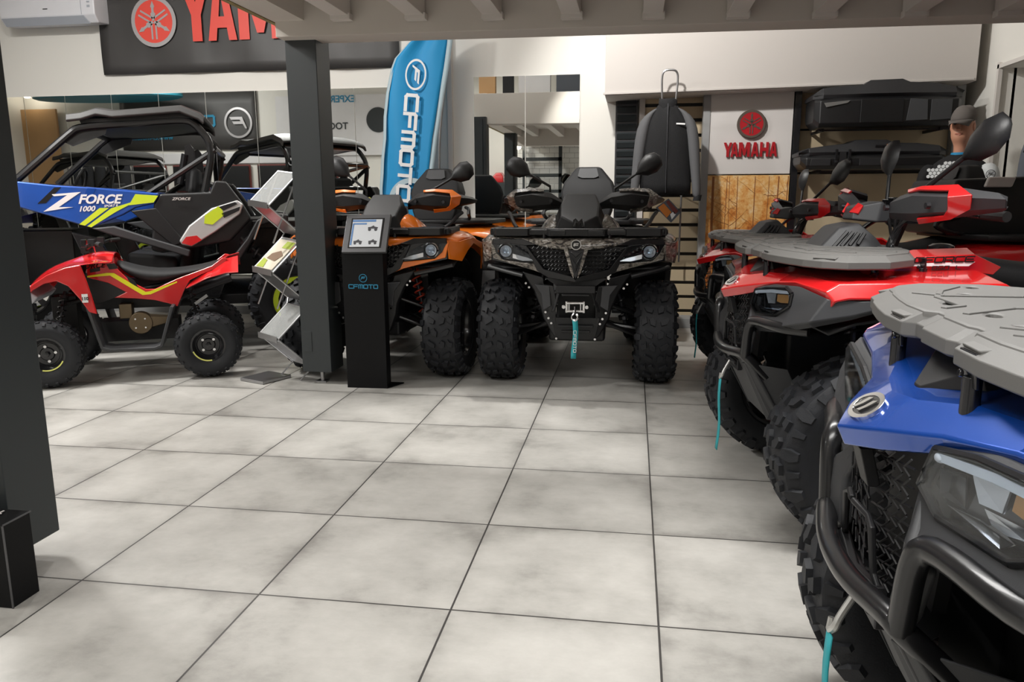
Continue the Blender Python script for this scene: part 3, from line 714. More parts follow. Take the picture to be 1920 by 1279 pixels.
def atv(nm, loc, heading, style, paint, label, rear_kit=None, accent=None, front_only=False, scale=1, kit_dx=0, mirL=None, mirR=None, shock='spring_red'):
    r = empty(nm, (loc[0], loc[1], 0), heading, label, 'quad bike'); r.scale = (scale,)*3
    new = style == 'new'; accent = accent or paint
    # ---- running gear
    fx, fy, rx, ry = .596, .495, -.885, .455
    wheel('atv', (fx, fy, .33), 1, r); wheel('atv', (fx, -fy, .33), -1, r)
    wheel('atvr', (rx, ry, .33), 1, r); wheel('atvr', (rx, -ry, .33), -1, r)
    for s_ in (1, -1):
        mb = MB().tube([(fx+.10, .16*s_, .40), (fx+.02, .40*s_, .30)], .015).tube([(fx-.14, .16*s_, .38), (fx-.02, .40*s_, .30)], .015).tube([(fx+.08, .17*s_, .52), (fx, .40*s_, .43)], .012).tube([(fx-.12, .17*s_, .52), (fx-.02, .40*s_, .43)], .012).box((fx, .41*s_, .35), (.07, .05, .2)).tube([(fx, .12*s_, .38), (fx, .40*s_, .34)], .022)
        mb.build('suspension_arm', 'tube_black', r, bevel=.003)
        mb = MB().tube([(rx+.12, .14*s_, .36), (rx, .36*s_, .28)], .017).tube([(rx-.1, .14*s_, .36), (rx, .36*s_, .28)], .017).tube([(rx, .14*s_, .50), (rx, .36*s_, .42)], .014).box((rx, .37*s_, .34), (.08, .05, .2))
        mb.build('suspension_arm', 'tube_black', r)
        spring((fx-.02, .30*s_, .40), (fx-.04, .22*s_, .74), .030, .006, 8, shock, r)
        spring((rx+.02, .28*s_, .38), (rx+.03, .20*s_, .72), .030, .006, 7, shock, r)
    mb = MB().box((-.1, 0, .33), (1.7, .36, .10)).box((-.15, 0, .48), (.75, .34, .3)).box((.62, 0, .50), (.30, .26, .36)).box((-.85, 0, .5), (.45, .26, .3)).box((.2, 0, .75), (.9, .22, .3)).box((-.6, 0, .76), (.9, .3, .26))
    mb.build('chassis', 'deep_black', r, bevel=.02)
    # footwells
    def foot(mb):
        mb.grid([[(.18, .20, .62), (.18, .58, .62)], [(.12, .20, .40), (.12, .58, .40)], [(-.10, .2, .37), (-.10, .58, .37)], [(-.38, .2, .39), (-.38, .58, .39)], [(-.50, .2, .60), (-.50, .56, .60)]])
    mirrored(foot, 'footwell', 'black_plastic', r, solid=.02, bevel=.005)
    mirrored(lambda mb: mb.prism([(.20, .24, .42), (.20, .60, .42), (.19, .625, .86), (.19, .24, .90)], (-.015, 0, 0)), 'mud_guard', 'deep_black', r)
    # inner wheel arches
    def arch(mb):
        rows = []
        for i in range(9):
            a = math.radians(62+i*13); rows.append([(fx+.40*math.cos(a), y, .40+.40*math.sin(a)) for y in (.24, .40, .57)])
        mb.grid(rows)
    mirrored(arch, 'wheel_arch_liner', 'deep_black', r, solid=.01)
    def arch2(mb):
        rows = []
        for i in range(9):
            a = math.radians(25+i*16); rows.append([(rx+.41*math.cos(a), y, .40+.41*math.sin(a)) for y in (.22, .40, .56)])
        mb.grid(rows)
    mirrored(arch2, 'wheel_arch_liner', 'deep_black', r, solid=.01)
    # ---- seat, tank cover, rear bodywork
    rings = []
    for x, w_, z0, z1 in ((.22, .08, .84, .97), (.05, .13, .80, .97), (-.15, .17, .78, .93), (-.40, .19, .78, .93), (-.58, .18, .82, 1.0), (-.80, .17, .86, 1.04), (-.86, .12, .9, 1.0)):
        rings.append([(x, -w_, z0), (x, -w_, z1-.03), (x, -w_*.6, z1), (x, w_*.6, z1), (x, w_, z1-.03), (x, w_, z0)])
    MB().loft(rings).build('seat', 'vinyl', r, subsurf=1, smooth=60)
    rows = [[(-.42, .20, .90), (-.42, .42, .90), (-.44, .57, .84), (-.46, .58, .70)], [(-.62, .18, .965), (-.62, .42, .96), (-.62, .59, .92), (-.60, .60, .78)], [(-.9, .18, .975), (-.9, .44, .97), (-.9, .60, .93), (-.9, .61, .80)], [(-1.18, .18, .96), (-1.18, .40, .955), (-1.2, .56, .90), (-1.22, .58, .74)], [(-1.30, .10, .90), (-1.30, .36, .89), (-1.31, .50, .82), (-1.31, .50, .66)]]
    mb = MB().grid(rows).mir(); mb.build('rear_fender', paint, r, solid=.012, subsurf=1, smooth=60)
    rack(r, style, 'rear_rack', True)
    mb = MB().box((-1.29, 0, .78), (.06, .5, .14)).box((-1.28, 0, .6), (.05, .3, .2)); mb.build('tail_panel', 'black_plastic', r, bevel=.01)
    mirrored(lambda mb: mb.box((-1.325, .33, .80), (.02, .14, .05)), 'tail_light', 'red_paint', r, bevel=.005)
    MB().tube([(-1.0, .10, .55), (-1.32, .14, .58)], .05, 16).build('muffler', 'steel', r, bevel=.004)
    # ---- steering
    hb = MB().curve([(.20, -.46, 1.12), (.24, -.30, 1.13), (.30, -.14, 1.12), (.31, 0, 1.10), (.30, .14, 1.12), (.24, .30, 1.13), (.20, .46, 1.12)], .012, 8).tube([(.42, 0, .80), (.31, 0, 1.10)], .022).box((.31, 0, 1.11), (.06, .14, .05))
    bar = hb.build('handlebar', 'tube_black', r)
    for s_ in (1, -1):
        MB().tube([(.232, .31*s_, 1.13), (.198, .47*s_, 1.12)], .018, 10).build('grip', 'rubber_grip', bar)
        MB().box((.25, .25*s_, 1.15), (.05, .07, .05)).tube([(.26, .26*s_, 1.14), (.30, .36*s_, 1.13), (.27, .44*s_, 1.12)], .006, 6).box((.26, .20*s_, 1.165), (.035, .05, .035)).build('control_cluster', 'gloss_black', bar, bevel=.004)
        handguard(r, s_, accent, 'black_plastic' if not new else 'grey_plastic', new)
    MB().disc((.288, -.185 if not new else .185, 1.18), .013, .004, 'x', 12).build('round_sticker', 'yellow_sticker', bar)
    cb = MB()
    for k in range(5): cb.curve([(.30+.02*k, .10-.02*k, 1.12), (.40+.01*k, .14+.02*k, 1.08-.02*k), (.44, .16+.015*k, 1.0), (.40, .12, .92)], .006, 6)
    cb.mir(); cb.build('control_cables', 'tube_black', r)
    side_mirror(r, 1, *(mirL or ((.24, .24, 1.21), (.22, .54, 1.42)))); side_mirror(r, -1, *(mirR or ((.24, -.24, 1.21), (.22, -.54, 1.42))))
    if new:
        rows = [[(.985, 0, .795), (.95, .075, .812), (.893, .165, .838), (.862, .30, .862), (.845, .43, .878), (.80, .575, .862), (.795, .60, .835)],
                [(1.00, 0, .828), (.962, .08, .848), (.905, .17, .868), (.872, .30, .89), (.855, .43, .905), (.806, .585, .890), (.785, .612, .860)],
                [(.92, 0, .888), (.905, .07, .893), (.86, .17, .912), (.83, .30, .918), (.80, .43, .922), (.765, .580, .915), (.74, .618, .870)],
                [(.80, 0, .915), (.80, .08, .925), (.79, .18, .935), (.77, .30, .932), (.72, .44, .930), (.69, .59, .918), (.66, .622, .870)],
                [(.60, 0, .925), (.60, .08, .928), (.60, .18, .935), (.58, .30, .938), (.52, .45, .935), (.50, .60, .920), (.5, .630, .862)],
                [(.35, 0, .93), (.35, .10, .93), (.35, .20, .935), (.32, .32, .94), (.27, .46, .945), (.25, .60, .915), (.22, .625, .83)],
                [(.18, .0, .92), (.18, .08, .92), (.18, .16, .92), (.16, .30, .90), (.12, .44, .88), (.12, .58, .82), (.14, .61, .72)]]
        sheet(rows, .012, 'front_fender', paint, r, sub=0, bevel=.012)
        # tank side panel carrying the lettering
        tp = [[(.62, .36, .925), (.45, .40, .93), (.26, .42, .935), (.18, .40, .925)], [(.60, .36, .955), (.44, .40, .985), (.26, .42, .995), (.15, .39, .950)], [(.55, .30, .965), (.42, .32, 1.005), (.24, .33, 1.012), (.17, .30, .965)]]
        mirrored(lambda mb: mb.grid(tp), 'tank_panel', paint, r, solid=.008, smooth=60, bevel=.003)
        M = frame((.36, .416, .978), (-1, .10, .03), (.11, 1, .06))
        st = MB().prism([(.10, -.010, 0), (-.17, -.012, 0), (-.13, -.020, 0), (.08, -.024, 0)], (0, 0, .001)).xf(M); st.build('white_stripe', 'white_decal', r, smooth=0)
        wide_text('CFORCE', .017, Matrix.Translation((0, 0, .0015)) @ frame((.36, .418, .976), (-1, .10, .03), (.11, 1, .06)), 'decal_black', 'lettering', r, .24, 1.55, .32, .25)
        wide_text('850 L', .011, frame((.35, .4185, .951), (-1, .10, .03), (.11, 1, .06)), 'decal_black', 'lettering', r, .22, 1.3, .4, .25)
        # dark scoop between the rack posts
        mb = MB().loft([[(.885, -.012, .895), (.885, .012, .895), (.885, .012, .90), (.885, -.012, .90)], [(.83, -.11, .918), (.83, .11, .918), (.83, .085, .945), (.83, -.085, .945)], [(.68, -.15, .925), (.68, .15, .925), (.68, .12, .962), (.68, -.12, .962)]])
        mb.build('air_scoop', 'black_plastic', r, bevel=.006)
        # emblem
        nrm = V((.60, 0, .80)); M = frame((.955, 0, .862), (0, -1, 0), nrm)
        me = curve_mesh([oval(0, 0, .040, .027, 32)], .002, 0, M, 'emblem'); me.materials.append(MT['gloss_black']); em = link('emblem', me, r, smooth=0)
        me = curve_mesh([oval(0, 0, .043, .030, 32), oval(0, 0, .035, .022, 32)], .0028, .0004, M, 'emblem_ring'); me.materials.append(MT['chrome']); link('emblem_ring', me, em, smooth=20)
        mb = MB()
        for dx in (-.012, .010): mb.prism([(dx-.007, -.016, .0035), (dx+.004, -.012, .0035), (dx+.006, .004, .0035), (dx+.012, .016, .0035), (dx+.001, .014, .0035), (dx-.004, .002, .0035)], (0, 0, .002))
        mb.xf(M); mb.build('emblem_bars', 'chrome', em, smooth=0)
        # cheeks around the lamps
        def cheek(mb):
            inner = [(.902, .155, .846), (.914, .143, .790), (.908, .20, .764), (.887, .36, .778), (.870, .452, .826), (.868, .462, .868), (.874, .42, .884), (.890, .26, .868)]
            outer = [(.890, .136, .858), (.912, .132, .785), (.938, .165, .715), (.915, .40, .742), (.855, .590, .790), (.802, .596, .868), (.848, .465, .894), (.872, .28, .882)]
            mb.grid([[a_ for a_ in inner+inner[:1]], [a_ for a_ in outer+outer[:1]]])
            mb.grid([[(.802, .596, .868), (.70, .616, .864), (.60, .622, .868)], [(.855, .590, .790), (.735, .622, .815), (.62, .626, .845)]])
            mb.grid([[(.938, .165, .715), (.915, .40, .742), (.855, .590, .790), (.735, .622, .815), (.62, .626, .845)], [(.905, .175, .690), (.885, .40, .722), (.83, .575, .770), (.725, .60, .798), (.62, .605, .83)]])
        mirrored(cheek, 'front_cheek', 'grey_plastic', r, solid=.016, bevel=.006)
        def leg(mb):
            mb.prism([(.918, .150, .775), (.940, .19, .725), (.945, .235, .70), (.955, .218, .62), (.952, .178, .575), (.948, .145, .60), (.938, .160, .68), (.916, .132, .75)], (-.03, .004, 0))
        mirrored(leg, 'grille_surround', 'grey_plastic', r, bevel=.008)
        mb = MB().prism([(.86, -.14, .86), (.86, .14, .86), (.875, .12, .58), (.875, -.12, .58)], (-.02, 0, 0)); mb.build('grille_backing', 'deep_black', r)
        g = grille_bars(r, .006, .145, .80, .60, .925)
        mb = MB().prism([(.968, -.026, .80), (.968, .026, .80), (.950, .022, .735), (.950, -.022, .735)], (-.02, 0, 0))
        for s_ in (1, -1): mb.tube([(.965, .004*s_, .705), (.955, .055*s_, .700), (.955, .075*s_, .690), (.95, .085*s_, .62), (.945, .10*s_, .60)], .006, 6)
        mb.tube([(.945, -.11, .598), (.955, 0, .585), (.945, .11, .598)], .012, 6)
        mb.build('grille_divider', 'black_plastic', r, bevel=.002)
        for s_ in (1, -1): headlight_new(r, s_)
        # bull bar
        mb = MB().curve([(.86, -.20, .52), (.945, -.215, .60), (.955, -.205, .612), (.982, -.07, .600), (.982, .07, .600), (.955, .205, .612), (.945, .215, .60), (.86, .20, .52)], .0185, 14)
        bb = mb.build('bull_bar', 'tube_black', r)
        for s_ in (1, -1):
            MB().curve([(.948, .212*s_, .60), (.948, .238*s_, .725), (.935, .262*s_, .748), (.90, .44*s_, .748), (.82, .50*s_, .745)], .0185, 14).build('side_hoop', 'tube_black', bb)
        mb = MB().prism([(.955, .19, .575), (.93, .225, .57), (.80, .18, .36), (.83, .13, .33)], (-.012, 0, 0)).mir().prism([(.94, -.20, .575), (.94, .20, .575), (.83, .14, .34), (.83, -.14, .34)], (-.012, 0, 0)).prism([(.948, .20, .575), (.80, .25, .56), (.70, .20, .38), (.82, .15, .34)], (0, .008, 0)).prism([(.948, -.20, .575), (.80, -.25, .56), (.70, -.20, .38), (.82, -.15, .34)], (0, -.008, 0))
        mb.build('skid_plate', 'grey_plastic', r, bevel=.004)
        for s_ in (1, -1):
            for x, y, zb in ((.872, .155, .905), (.58, .40, .93), (.43, .42, .93)):
                mb = MB().prism([(x+.006, (y-.028)*s_, .985), (x+.006, (y+.028)*s_, .985), (x, (y+.022)*s_, .935), (x, (y-.022)*s_, .935)], (-.006, 0, 0)).tube([(x-.004, y*s_, zb-.01), (x-.004, y*s_, .95)], .013, 12).disc((x+.008, (y-.01)*s_, .952), .006, .006, 'x', 8)
                mb.build('rack_post', 'gloss_black', r, bevel=.002)
        # louvred steering cowl
        mb = MB().loft([[(.66, -.10, .97), (.66, .10, .97), (.655, .09, 1.0), (.655, -.09, 1.0)], [(.60, -.13, .97), (.60, .13, .97), (.585, .085, 1.075), (.585, -.085, 1.075)], [(.50, -.15, .97), (.50, .15, .97), (.51, .08, 1.09), (.51, -.08, 1.09)], [(.42, -.16, .97), (.42, .16, .97), (.44, .08, 1.03), (.44, -.08, 1.03)]])
        cw = mb.build('steering_cowl', 'grey_plastic', r, bevel=.01)
        for s_ in (1, -1):
            mb = MB()
            for k in range(4): mb.tube([(.615-.028*k, (.116+.005*k)*s_, 1.0+.004*k), (.560-.018*k, (.100+.008*k)*s_, 1.058-.002*k)], .0075, 5)
            mb.build('louvres', 'deep_black', cw)
        mb = MB().loft([[(.53, -.05, 1.10), (.53, .05, 1.10), (.52, .04, 1.15), (.52, -.04, 1.15)], [(.44, -.07, 1.09), (.44, .07, 1.09), (.42, .06, 1.17), (.42, -.06, 1.17)], [(.38, -.05, 1.09), (.38, .05, 1.09), (.38, .05, 1.13), (.38, -.05, 1.13)]])
        dp = mb.build('dash_pod', 'grey_plastic', r, bevel=.008)
        mirrored(lambda mb: mb.prism([(.530, .030, 1.125), (.505, .054, 1.12), (.49, .057, 1.15), (.505, .047, 1.160)], (.004, .004, .004)), 'pod_accent', accent, dp)
        MB().lathe([(0, .045), (.02, .045), (.028, .03), (.03, .001)], (.22, .12, .985), 'z', 20).build('fuel_cap', 'gloss_black', r)
        MB().tube([(.938, -.055, .54), (.938, .055, .54)], .010).box((.925, 0, .535), (.02, .13, .045)).build('winch_fairlead', 'dark_steel', r, bevel=.003)
        hk = MB().curve([(.948, .0, .54), (.972, .008, .50), (.980, .012, .48), (.982, -.010, .462), (.978, -.014, .485)], .0065, 8).build('winch_hook', 'hook', r)
        strap_sheet(r, (.985, 0, .465), .30, False)
    else:
        # hood and fenders
        rows = [[(.925, 0, .866), (.905, .10, .872), (.885, .24, .888), (.845, .335, .930), (.81, .45, .938), (.785, .53, .932), (.765, .575, .895)],
                [(.925, 0, .93), (.90, .10, .932), (.875, .24, .935), (.85, .335, .938), (.81, .45, .945), (.77, .545, .945), (.735, .590, .905)],
                [(.83, 0, .95), (.82, .10, .95), (.81, .24, .945), (.79, .335, .945), (.76, .45, .955), (.71, .56, .965), (.68, .612, .92)],
                [(.55, 0, .96), (.55, .10, .955), (.55, .24, .95), (.55, .335, .95), (.54, .45, .975), (.52, .57, .985), (.52, .628, .93)],
                [(.25, 0, .93), (.25, .10, .94), (.26, .24, .945), (.28, .335, .95), (.28, .46, .965), (.27, .58, .955), (.27, .63, .88)],
                [(.12, 0, .90), (.12, .10, .90), (.14, .22, .90), (.16, .335, .88), (.17, .45, .86), (.17, .57, .82), (.17, .62, .72)]]
        sheet(rows, .012, 'front_fender', paint, r)
        def arm(mb): mb.prism([(.80, .545, .905), (.815, .525, .81), (.868, .26, .742), (.868, .155, .700), (.880, .160, .722), (.874, .25, .785), (.835, .46, .805), (.812, .505, .85), (.80, .525, .90)], (-.03, 0, 0))
        mirrored(arm, 'lamp_surround', paint, r, bevel=.005)
        def fs(mb): mb.grid([[(.80, .535, .92), (.795, .545, .80)], [(.73, .600, .91), (.70, .605, .78)], [(.66, .622, .92), (.62, .625, .845)], [(.52, .632, .925), (.50, .634, .885)], [(.27, .635, .88), (.27, .637, .83)], [(.17, .62, .72), (.16, .60, .62)]])
        mirrored(fs, 'fender_lip', paint, r, solid=.010, bevel=.003)
        def hous(mb): mb.prism([(.868, .33, .90), (.80, .535, .918), (.80, .535, .80), (.86, .245, .74), (.87, .16, .72), (.88, .17, .84)], (-.04, 0, 0))
        mirrored(hous, 'headlight_housing', 'gloss_black', r, bevel=.004)
        mirrored(lambda mb: mb.prism([(.885, .245, .900), (.858, .330, .934), (.806, .53, .934), (.806, .53, .900), (.862, .335, .893)], (-.03, 0, 0)), 'headlight_brow', 'gloss_black', r, bevel=.004)
        for s_ in (1, -1): headlight_touring(r, s_)
        # front grille: black lower frame, lattice, painted centre strips, black V
        def gf(mb):
            mb.prism([(.885, .315, .893), (.895, .305, .893), (.905, .20, .755), (.935, .03, .715), (.955, 0, .695), (.94, 0, .68), (.90, .17, .70), (.88, .24, .74)], (-.03, 0, 0))
        mirrored(gf, 'grille_frame', 'black_plastic', r, bevel=.004)
        def gt(mb): mb.prism([(.93, .052, .890), (.932, .078, .890), (.945, .030, .735), (.95, .012, .70), (.95, .010, .735)], (-.02, 0, 0))
        mirrored(gt, 'grille_strip', paint, r, bevel=.003)
        mb = MB().prism([(.935, -.048, .872), (.935, .048, .872), (.955, .010, .72), (.957, 0, .70), (.955, -.010, .72)], (-.02, 0, 0)).prism([(.945, -.035, .862), (.945, .035, .862), (.95, 0, .83)], (-.01, 0, 0)).prism([(.955, -.038, .85), (.965, 0, .79), (.965, 0, .74)], (-.01, 0, 0)).prism([(.955, .038, .85), (.965, 0, .79), (.965, 0, .74)], (-.01, 0, 0))
        mb.build('nose_panel', 'black_plastic', r, bevel=.003)
        mb = MB().prism([(.86, -.3, .89), (.86, .3, .89), (.87, .18, .72), (.87, -.18, .72)], (-.02, 0, 0)); mb.build('grille_backing', 'deep_black', r)
        grille_lattice(r)
        M = frame((.936, 0, .905), (0, 1, 0), (1, 0, .05))
        em = MB().disc((0, 0, 0), .029, .010, 'z', 28).xf(M).build('emblem', 'gloss_black', r)
        me = curve_mesh([oval(0, 0, .031, .031, 32), oval(0, 0, .026, .026, 32)], .002, 0, Matrix.Translation((0, 0, 0)), 'emblem_ring'); me.transform(M @ Matrix.Translation((0, 0, .006))); me.materials.append(MT['chrome']); link('emblem_ring', me, em, smooth=20)
        me = curve_mesh([[(x*.022, y*.022) for x, y in [(-.55, .45), (.75, .45), (.65, .15), (-.1, .15), (-.1, -.0), (.65, -.0), (.55, -.25), (-.2, -.25), (-.5, -.5), (-.75, -.2)]]], .001, 0, M @ Matrix.Translation((0, 0, .0065)), 'emblem_bars'); me.materials.append(MT['chrome']); link('emblem_bars', me, em, smooth=0)
        # lower nose
        mb = MB().prism([(.90, -.19, .70), (.90, .19, .70), (.90, .10, .64), (.90, -.10, .64)], (-.03, 0, 0)); mb.build('intake_mesh', 'deep_black', r)
        def bmp(mb):
            mb.prism([(.86, .335, .735), (.88, .20, .700), (.905, .195, .66), (.925, .135, .655), (.925, .115, .56), (.915, .12, .50), (.90, .12, .44), (.86, .11, .31), (.83, .14, .33), (.88, .20, .45), (.895, .215, .52), (.88, .26, .62)], (-.03, .01, 0))
        mirrored(bmp, 'bumper_plate', 'black_plastic', r, bevel=.008)
        def pad(mb): mb.prism([(.905, .21, .60), (.895, .255, .66), (.905, .16, .655), (.912, .15, .53), (.905, .20, .50)], (.014, 0, 0))
        mirrored(pad, 'bumper_pad', 'grey_plastic', r, bevel=.006)
        mb = MB().box((.925, 0, .635), (.03, .24, .045)).box((.93, 0, .60), (.02, .17, .012)).prism([(.915, .12, .62), (.93, .095, .62), (.93, .13, .50), (.915, .15, .49)], (-.02, 0, 0)).mir().prism([(.90, -.15, .455), (.90, .15, .455), (.86, .12, .31), (.86, -.12, .31)], (-.02, 0, 0)).box((.885, .0, .40), (.03, .22, .015)).box((.87, .0, .365), (.03, .18, .015))
        mb.build('bumper_bar', 'black_plastic', r, bevel=.004)
        mb = MB()
        for z in (.62, .60, .58, .56, .54):
            for s_ in (1, -1): mb.box((.90, .135*s_, z), (.02, .05, .007))
        mb.build('bumper_slots', 'grey_plastic', r)
        for s_ in (1, -1):
            for p in ((.875, .31, .665), (.875, .29, .64), (.90, .185, .49), (.915, .165, .455), (.89, .15, .42), (.87, .12, .32)): MB().disc((p[0]+.01, p[1]*s_, p[2]), .007, .012, 'x', 10).build('bumper_bolt', 'chrome', r)
        def tubes(mb): mb.tube([(.78, .56, .76), (.82, .45, .735), (.86, .33, .71)], .016, 10)
        mirrored(tubes, 'brush_guard', 'tube_black', r)
        wf = MB().box((.945, -.052, .53), (.03, .014, .07)).box((.945, .052, .53), (.03, .014, .07)).tube([(.955, -.055, .555), (.955, .055, .555)], .009).tube([(.955, -.055, .505), (.955, .055, .505)], .009).tube([(.955, -.035, .50), (.955, -.035, .56)], .008).tube([(.955, .035, .50), (.955, .035, .56)], .008).disc((.945, -.07, .53), .012, .03, 'x', 10).disc((.945, .07, .53), .012, .03, 'x', 10)
        wf.build('winch_fairlead', 'chrome', r, bevel=.002)
        MB().curve([(.965, .0, .535), (.97, .0, .50), (.975, -.022, .47), (.975, 0, .445), (.975, .022, .47), (.972, .008, .49)], .008, 8).build('winch_hook', 'chrome', r)
        strap_sheet(r, (.98, 0, .455), .24, True)
        for s_ in (1, -1):
            for x, y in ((.84, .20), (.60, .40)): MB().tube([(x, y*s_, .94), (x, y*s_, .97)], .012).build('rack_post', 'gloss_black', r)
        # instrument cowl
        mb = MB().loft([[(.655, -.02, .985), (.655, .02, .985), (.655, .035, 1.03), (.655, -.035, 1.03)], [(.60, -.155, .98), (.60, .155, .98), (.60, .12, 1.07), (.60, -.12, 1.07)], [(.50, -.19, .98), (.50, .19, .98), (.50, .125, 1.145), (.50, -.125, 1.145)], [(.42, -.19, .98), (.42, .19, .98), (.43, .098, 1.212), (.43, -.098, 1.212)], [(.36, -.13, .98), (.36, .13, .98), (.35, .08, 1.19), (.35, -.08, 1.19)]])
        cw = mb.build('steering_cowl', 'black_plastic', r, bevel=.012)
        mb = MB().prism([(.652, -.035, 1.045), (.652, -.02, 1.055), (.656, 0, 1.035), (.652, .02, 1.055), (.652, .035, 1.045), (.66, .035, 1.00), (.66, .018, 1.0), (.66, .018, 1.03), (.662, 0, 1.01), (.66, -.018, 1.03), (.66, -.018, 1.0), (.66, -.035, 1.0)], (.006, 0, 0)); mb.build('cowl_badge', 'gloss_black', cw)
        mirrored(lambda mb: mb.grid([[(.60, .13, .985), (.58, .155, 1.05), (.48, .16, 1.10)], [(.59, .17, .98), (.56, .205, 1.025), (.44, .215, 1.06)], [(.56, .235, .97), (.50, .26, .99), (.38, .26, 1.01)], [(.5, .27, .965), (.42, .28, .965), (.30, .27, .965)]]), 'tank_shroud', paint, r, solid=.01, smooth=60, subsurf=1)
    if not front_only: pass
    rack(r, style)
    # ---- rear equipment
    if rear_kit:
        n0 = set(r.children); rings = []
        for z, w_, x0, x1 in ((1.02, .17, -.80, -.66), (1.10, .20, -.83, -.67), (1.25, .225, -.87, -.70), (1.33, .20, -.88, -.74), (1.42, .125, -.88, -.78), (1.45, .10, -.87, -.79)):
            rings.append([(x0, -w_, z), (x1, -w_*.96, z), (x1+.015, -w_*.5, z), (x1+.015, w_*.5, z), (x1, w_*.96, z), (x0, w_, z)])
        bk = MB().loft(rings).build('backrest', 'vinyl', r, bevel=.02, smooth=50, seg=3)
        MB().prism([(-.762, -.07, 1.44), (-.762, .07, 1.44), (-.735, .085, 1.375), (-.735, .05, 1.36), (-.735, -.05, 1.36), (-.735, -.085, 1.375)], (.006, 0, 0)).build('headrest_panel', 'grey_plastic', bk, bevel=.003)
        for s_ in (1, -1): MB().curve([(-.80, .22*s_, 1.02), (-.62, .32*s_, 1.04), (-.50, .34*s_, 1.08), (-.55, .33*s_, 1.12), (-.72, .26*s_, 1.13)], .014, 8).build('grab_handle', 'black_plastic', r)
        if rear_kit == 'box':
            mb = MB().loft([[(-.60, -.27, 1.02), (-1.22, -.30, 1.02), (-1.22, .30, 1.02), (-.60, .27, 1.02)], [(-.58, -.30, 1.22), (-1.24, -.32, 1.22), (-1.24, .32, 1.22), (-.58, .30, 1.22)], [(-.64, -.28, 1.36), (-1.22, -.30, 1.38), (-1.22, .30, 1.38), (-.64, .28, 1.36)]])
            bx = mb.build('cargo_box', 'black_plastic', r, bevel=.02); MB().prism([(-.78, .31, 1.31), (-.94, .31, 1.31), (-.96, .31, 1.37), (-.80, .31, 1.37)], (0, .03, 0)).build('handle', 'sign_board', bx, bevel=.01)
        for q in r.children:
            if q not in n0: q.location.x += kit_dx; q.location.z -= .025
    return r
def strap_sheet(r, top, L, lettered):
    x, y, z = top; n = 10
    a = [[(x+.004*math.sin(i*.7), y+dy+.006*math.sin(i*.5), z-L*i/n) for i in range(n+1)] for dy in (-.016, .016)]
    o = MB().grid(a).build('winch_strap', 'teal_strap', r, solid=.003, smooth=60)
    if lettered:
        M = frame((x+.0095, y+.002, z-L*.55), (0, 0, -1), (1, 0, 0)); wide_text('CFMOTO', .016, M, 'white_decal', 'strap_lettering', o, .2, 1.1, .35)
def grille_lattice(r):
    mb = MB()
    for k in range(6):
        z = .735+.026*k; y1 = .18+(z-.735)*.72; y0 = .035+(z-.735)*.25
        if k: mb.tube([(.893, y0, z), (.885, y1, z)], .004, 5)
        m_ = 7
        for q in range(m_):
            yy = y0+(y1-y0)*(q+.5*(k % 2))/m_
            mb.tube([(.89, yy, z), (.89, yy+.012, z+.013), (.89, yy, z+.026)], .0038, 5)
    mb.mir(); mb.build('front_grille', 'black_plastic', r, smooth=0)

A = math.radians
atv('quad_bike', (.15, 3.56), A(271), 'touring', 'camo_paint', 'camouflage quad bike facing the camera with a teal winch strap hanging down', 'backrest', shock='tube_black', mirL=((.24, .22, 1.24), (.22, .52, 1.45)), mirR=((.24, -.22, 1.26), (.2, -.52, 1.43)))
atv('quad_bike', (-1.165, 3.60), A(267.5), 'touring', 'orange_paint', 'orange quad bike half hidden by the grey column and the black info kiosk', 'backrest', mirL=((.25, .27, 1.24), (.22, .56, 1.40)), mirR=((.25, -.22, 1.24), (.22, -.50, 1.46)))
nw = dict(mirL=((.33, .20, 1.22), (.24, .50, 1.42)), mirR=((.27, -.25, 1.15), (.21, -.38, 1.41)))
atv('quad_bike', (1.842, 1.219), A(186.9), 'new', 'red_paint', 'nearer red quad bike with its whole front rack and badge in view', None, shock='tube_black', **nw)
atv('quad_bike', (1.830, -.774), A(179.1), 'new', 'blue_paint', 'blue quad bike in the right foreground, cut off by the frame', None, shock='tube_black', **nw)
atv('quad_bike', (1.86, 3.08), A(186), 'new', 'red_paint', 'farthest red quad bike on the right, mostly hidden behind the nearer red one', 'box', scale=.96, kit_dx=.16, shock='tube_black', **nw)
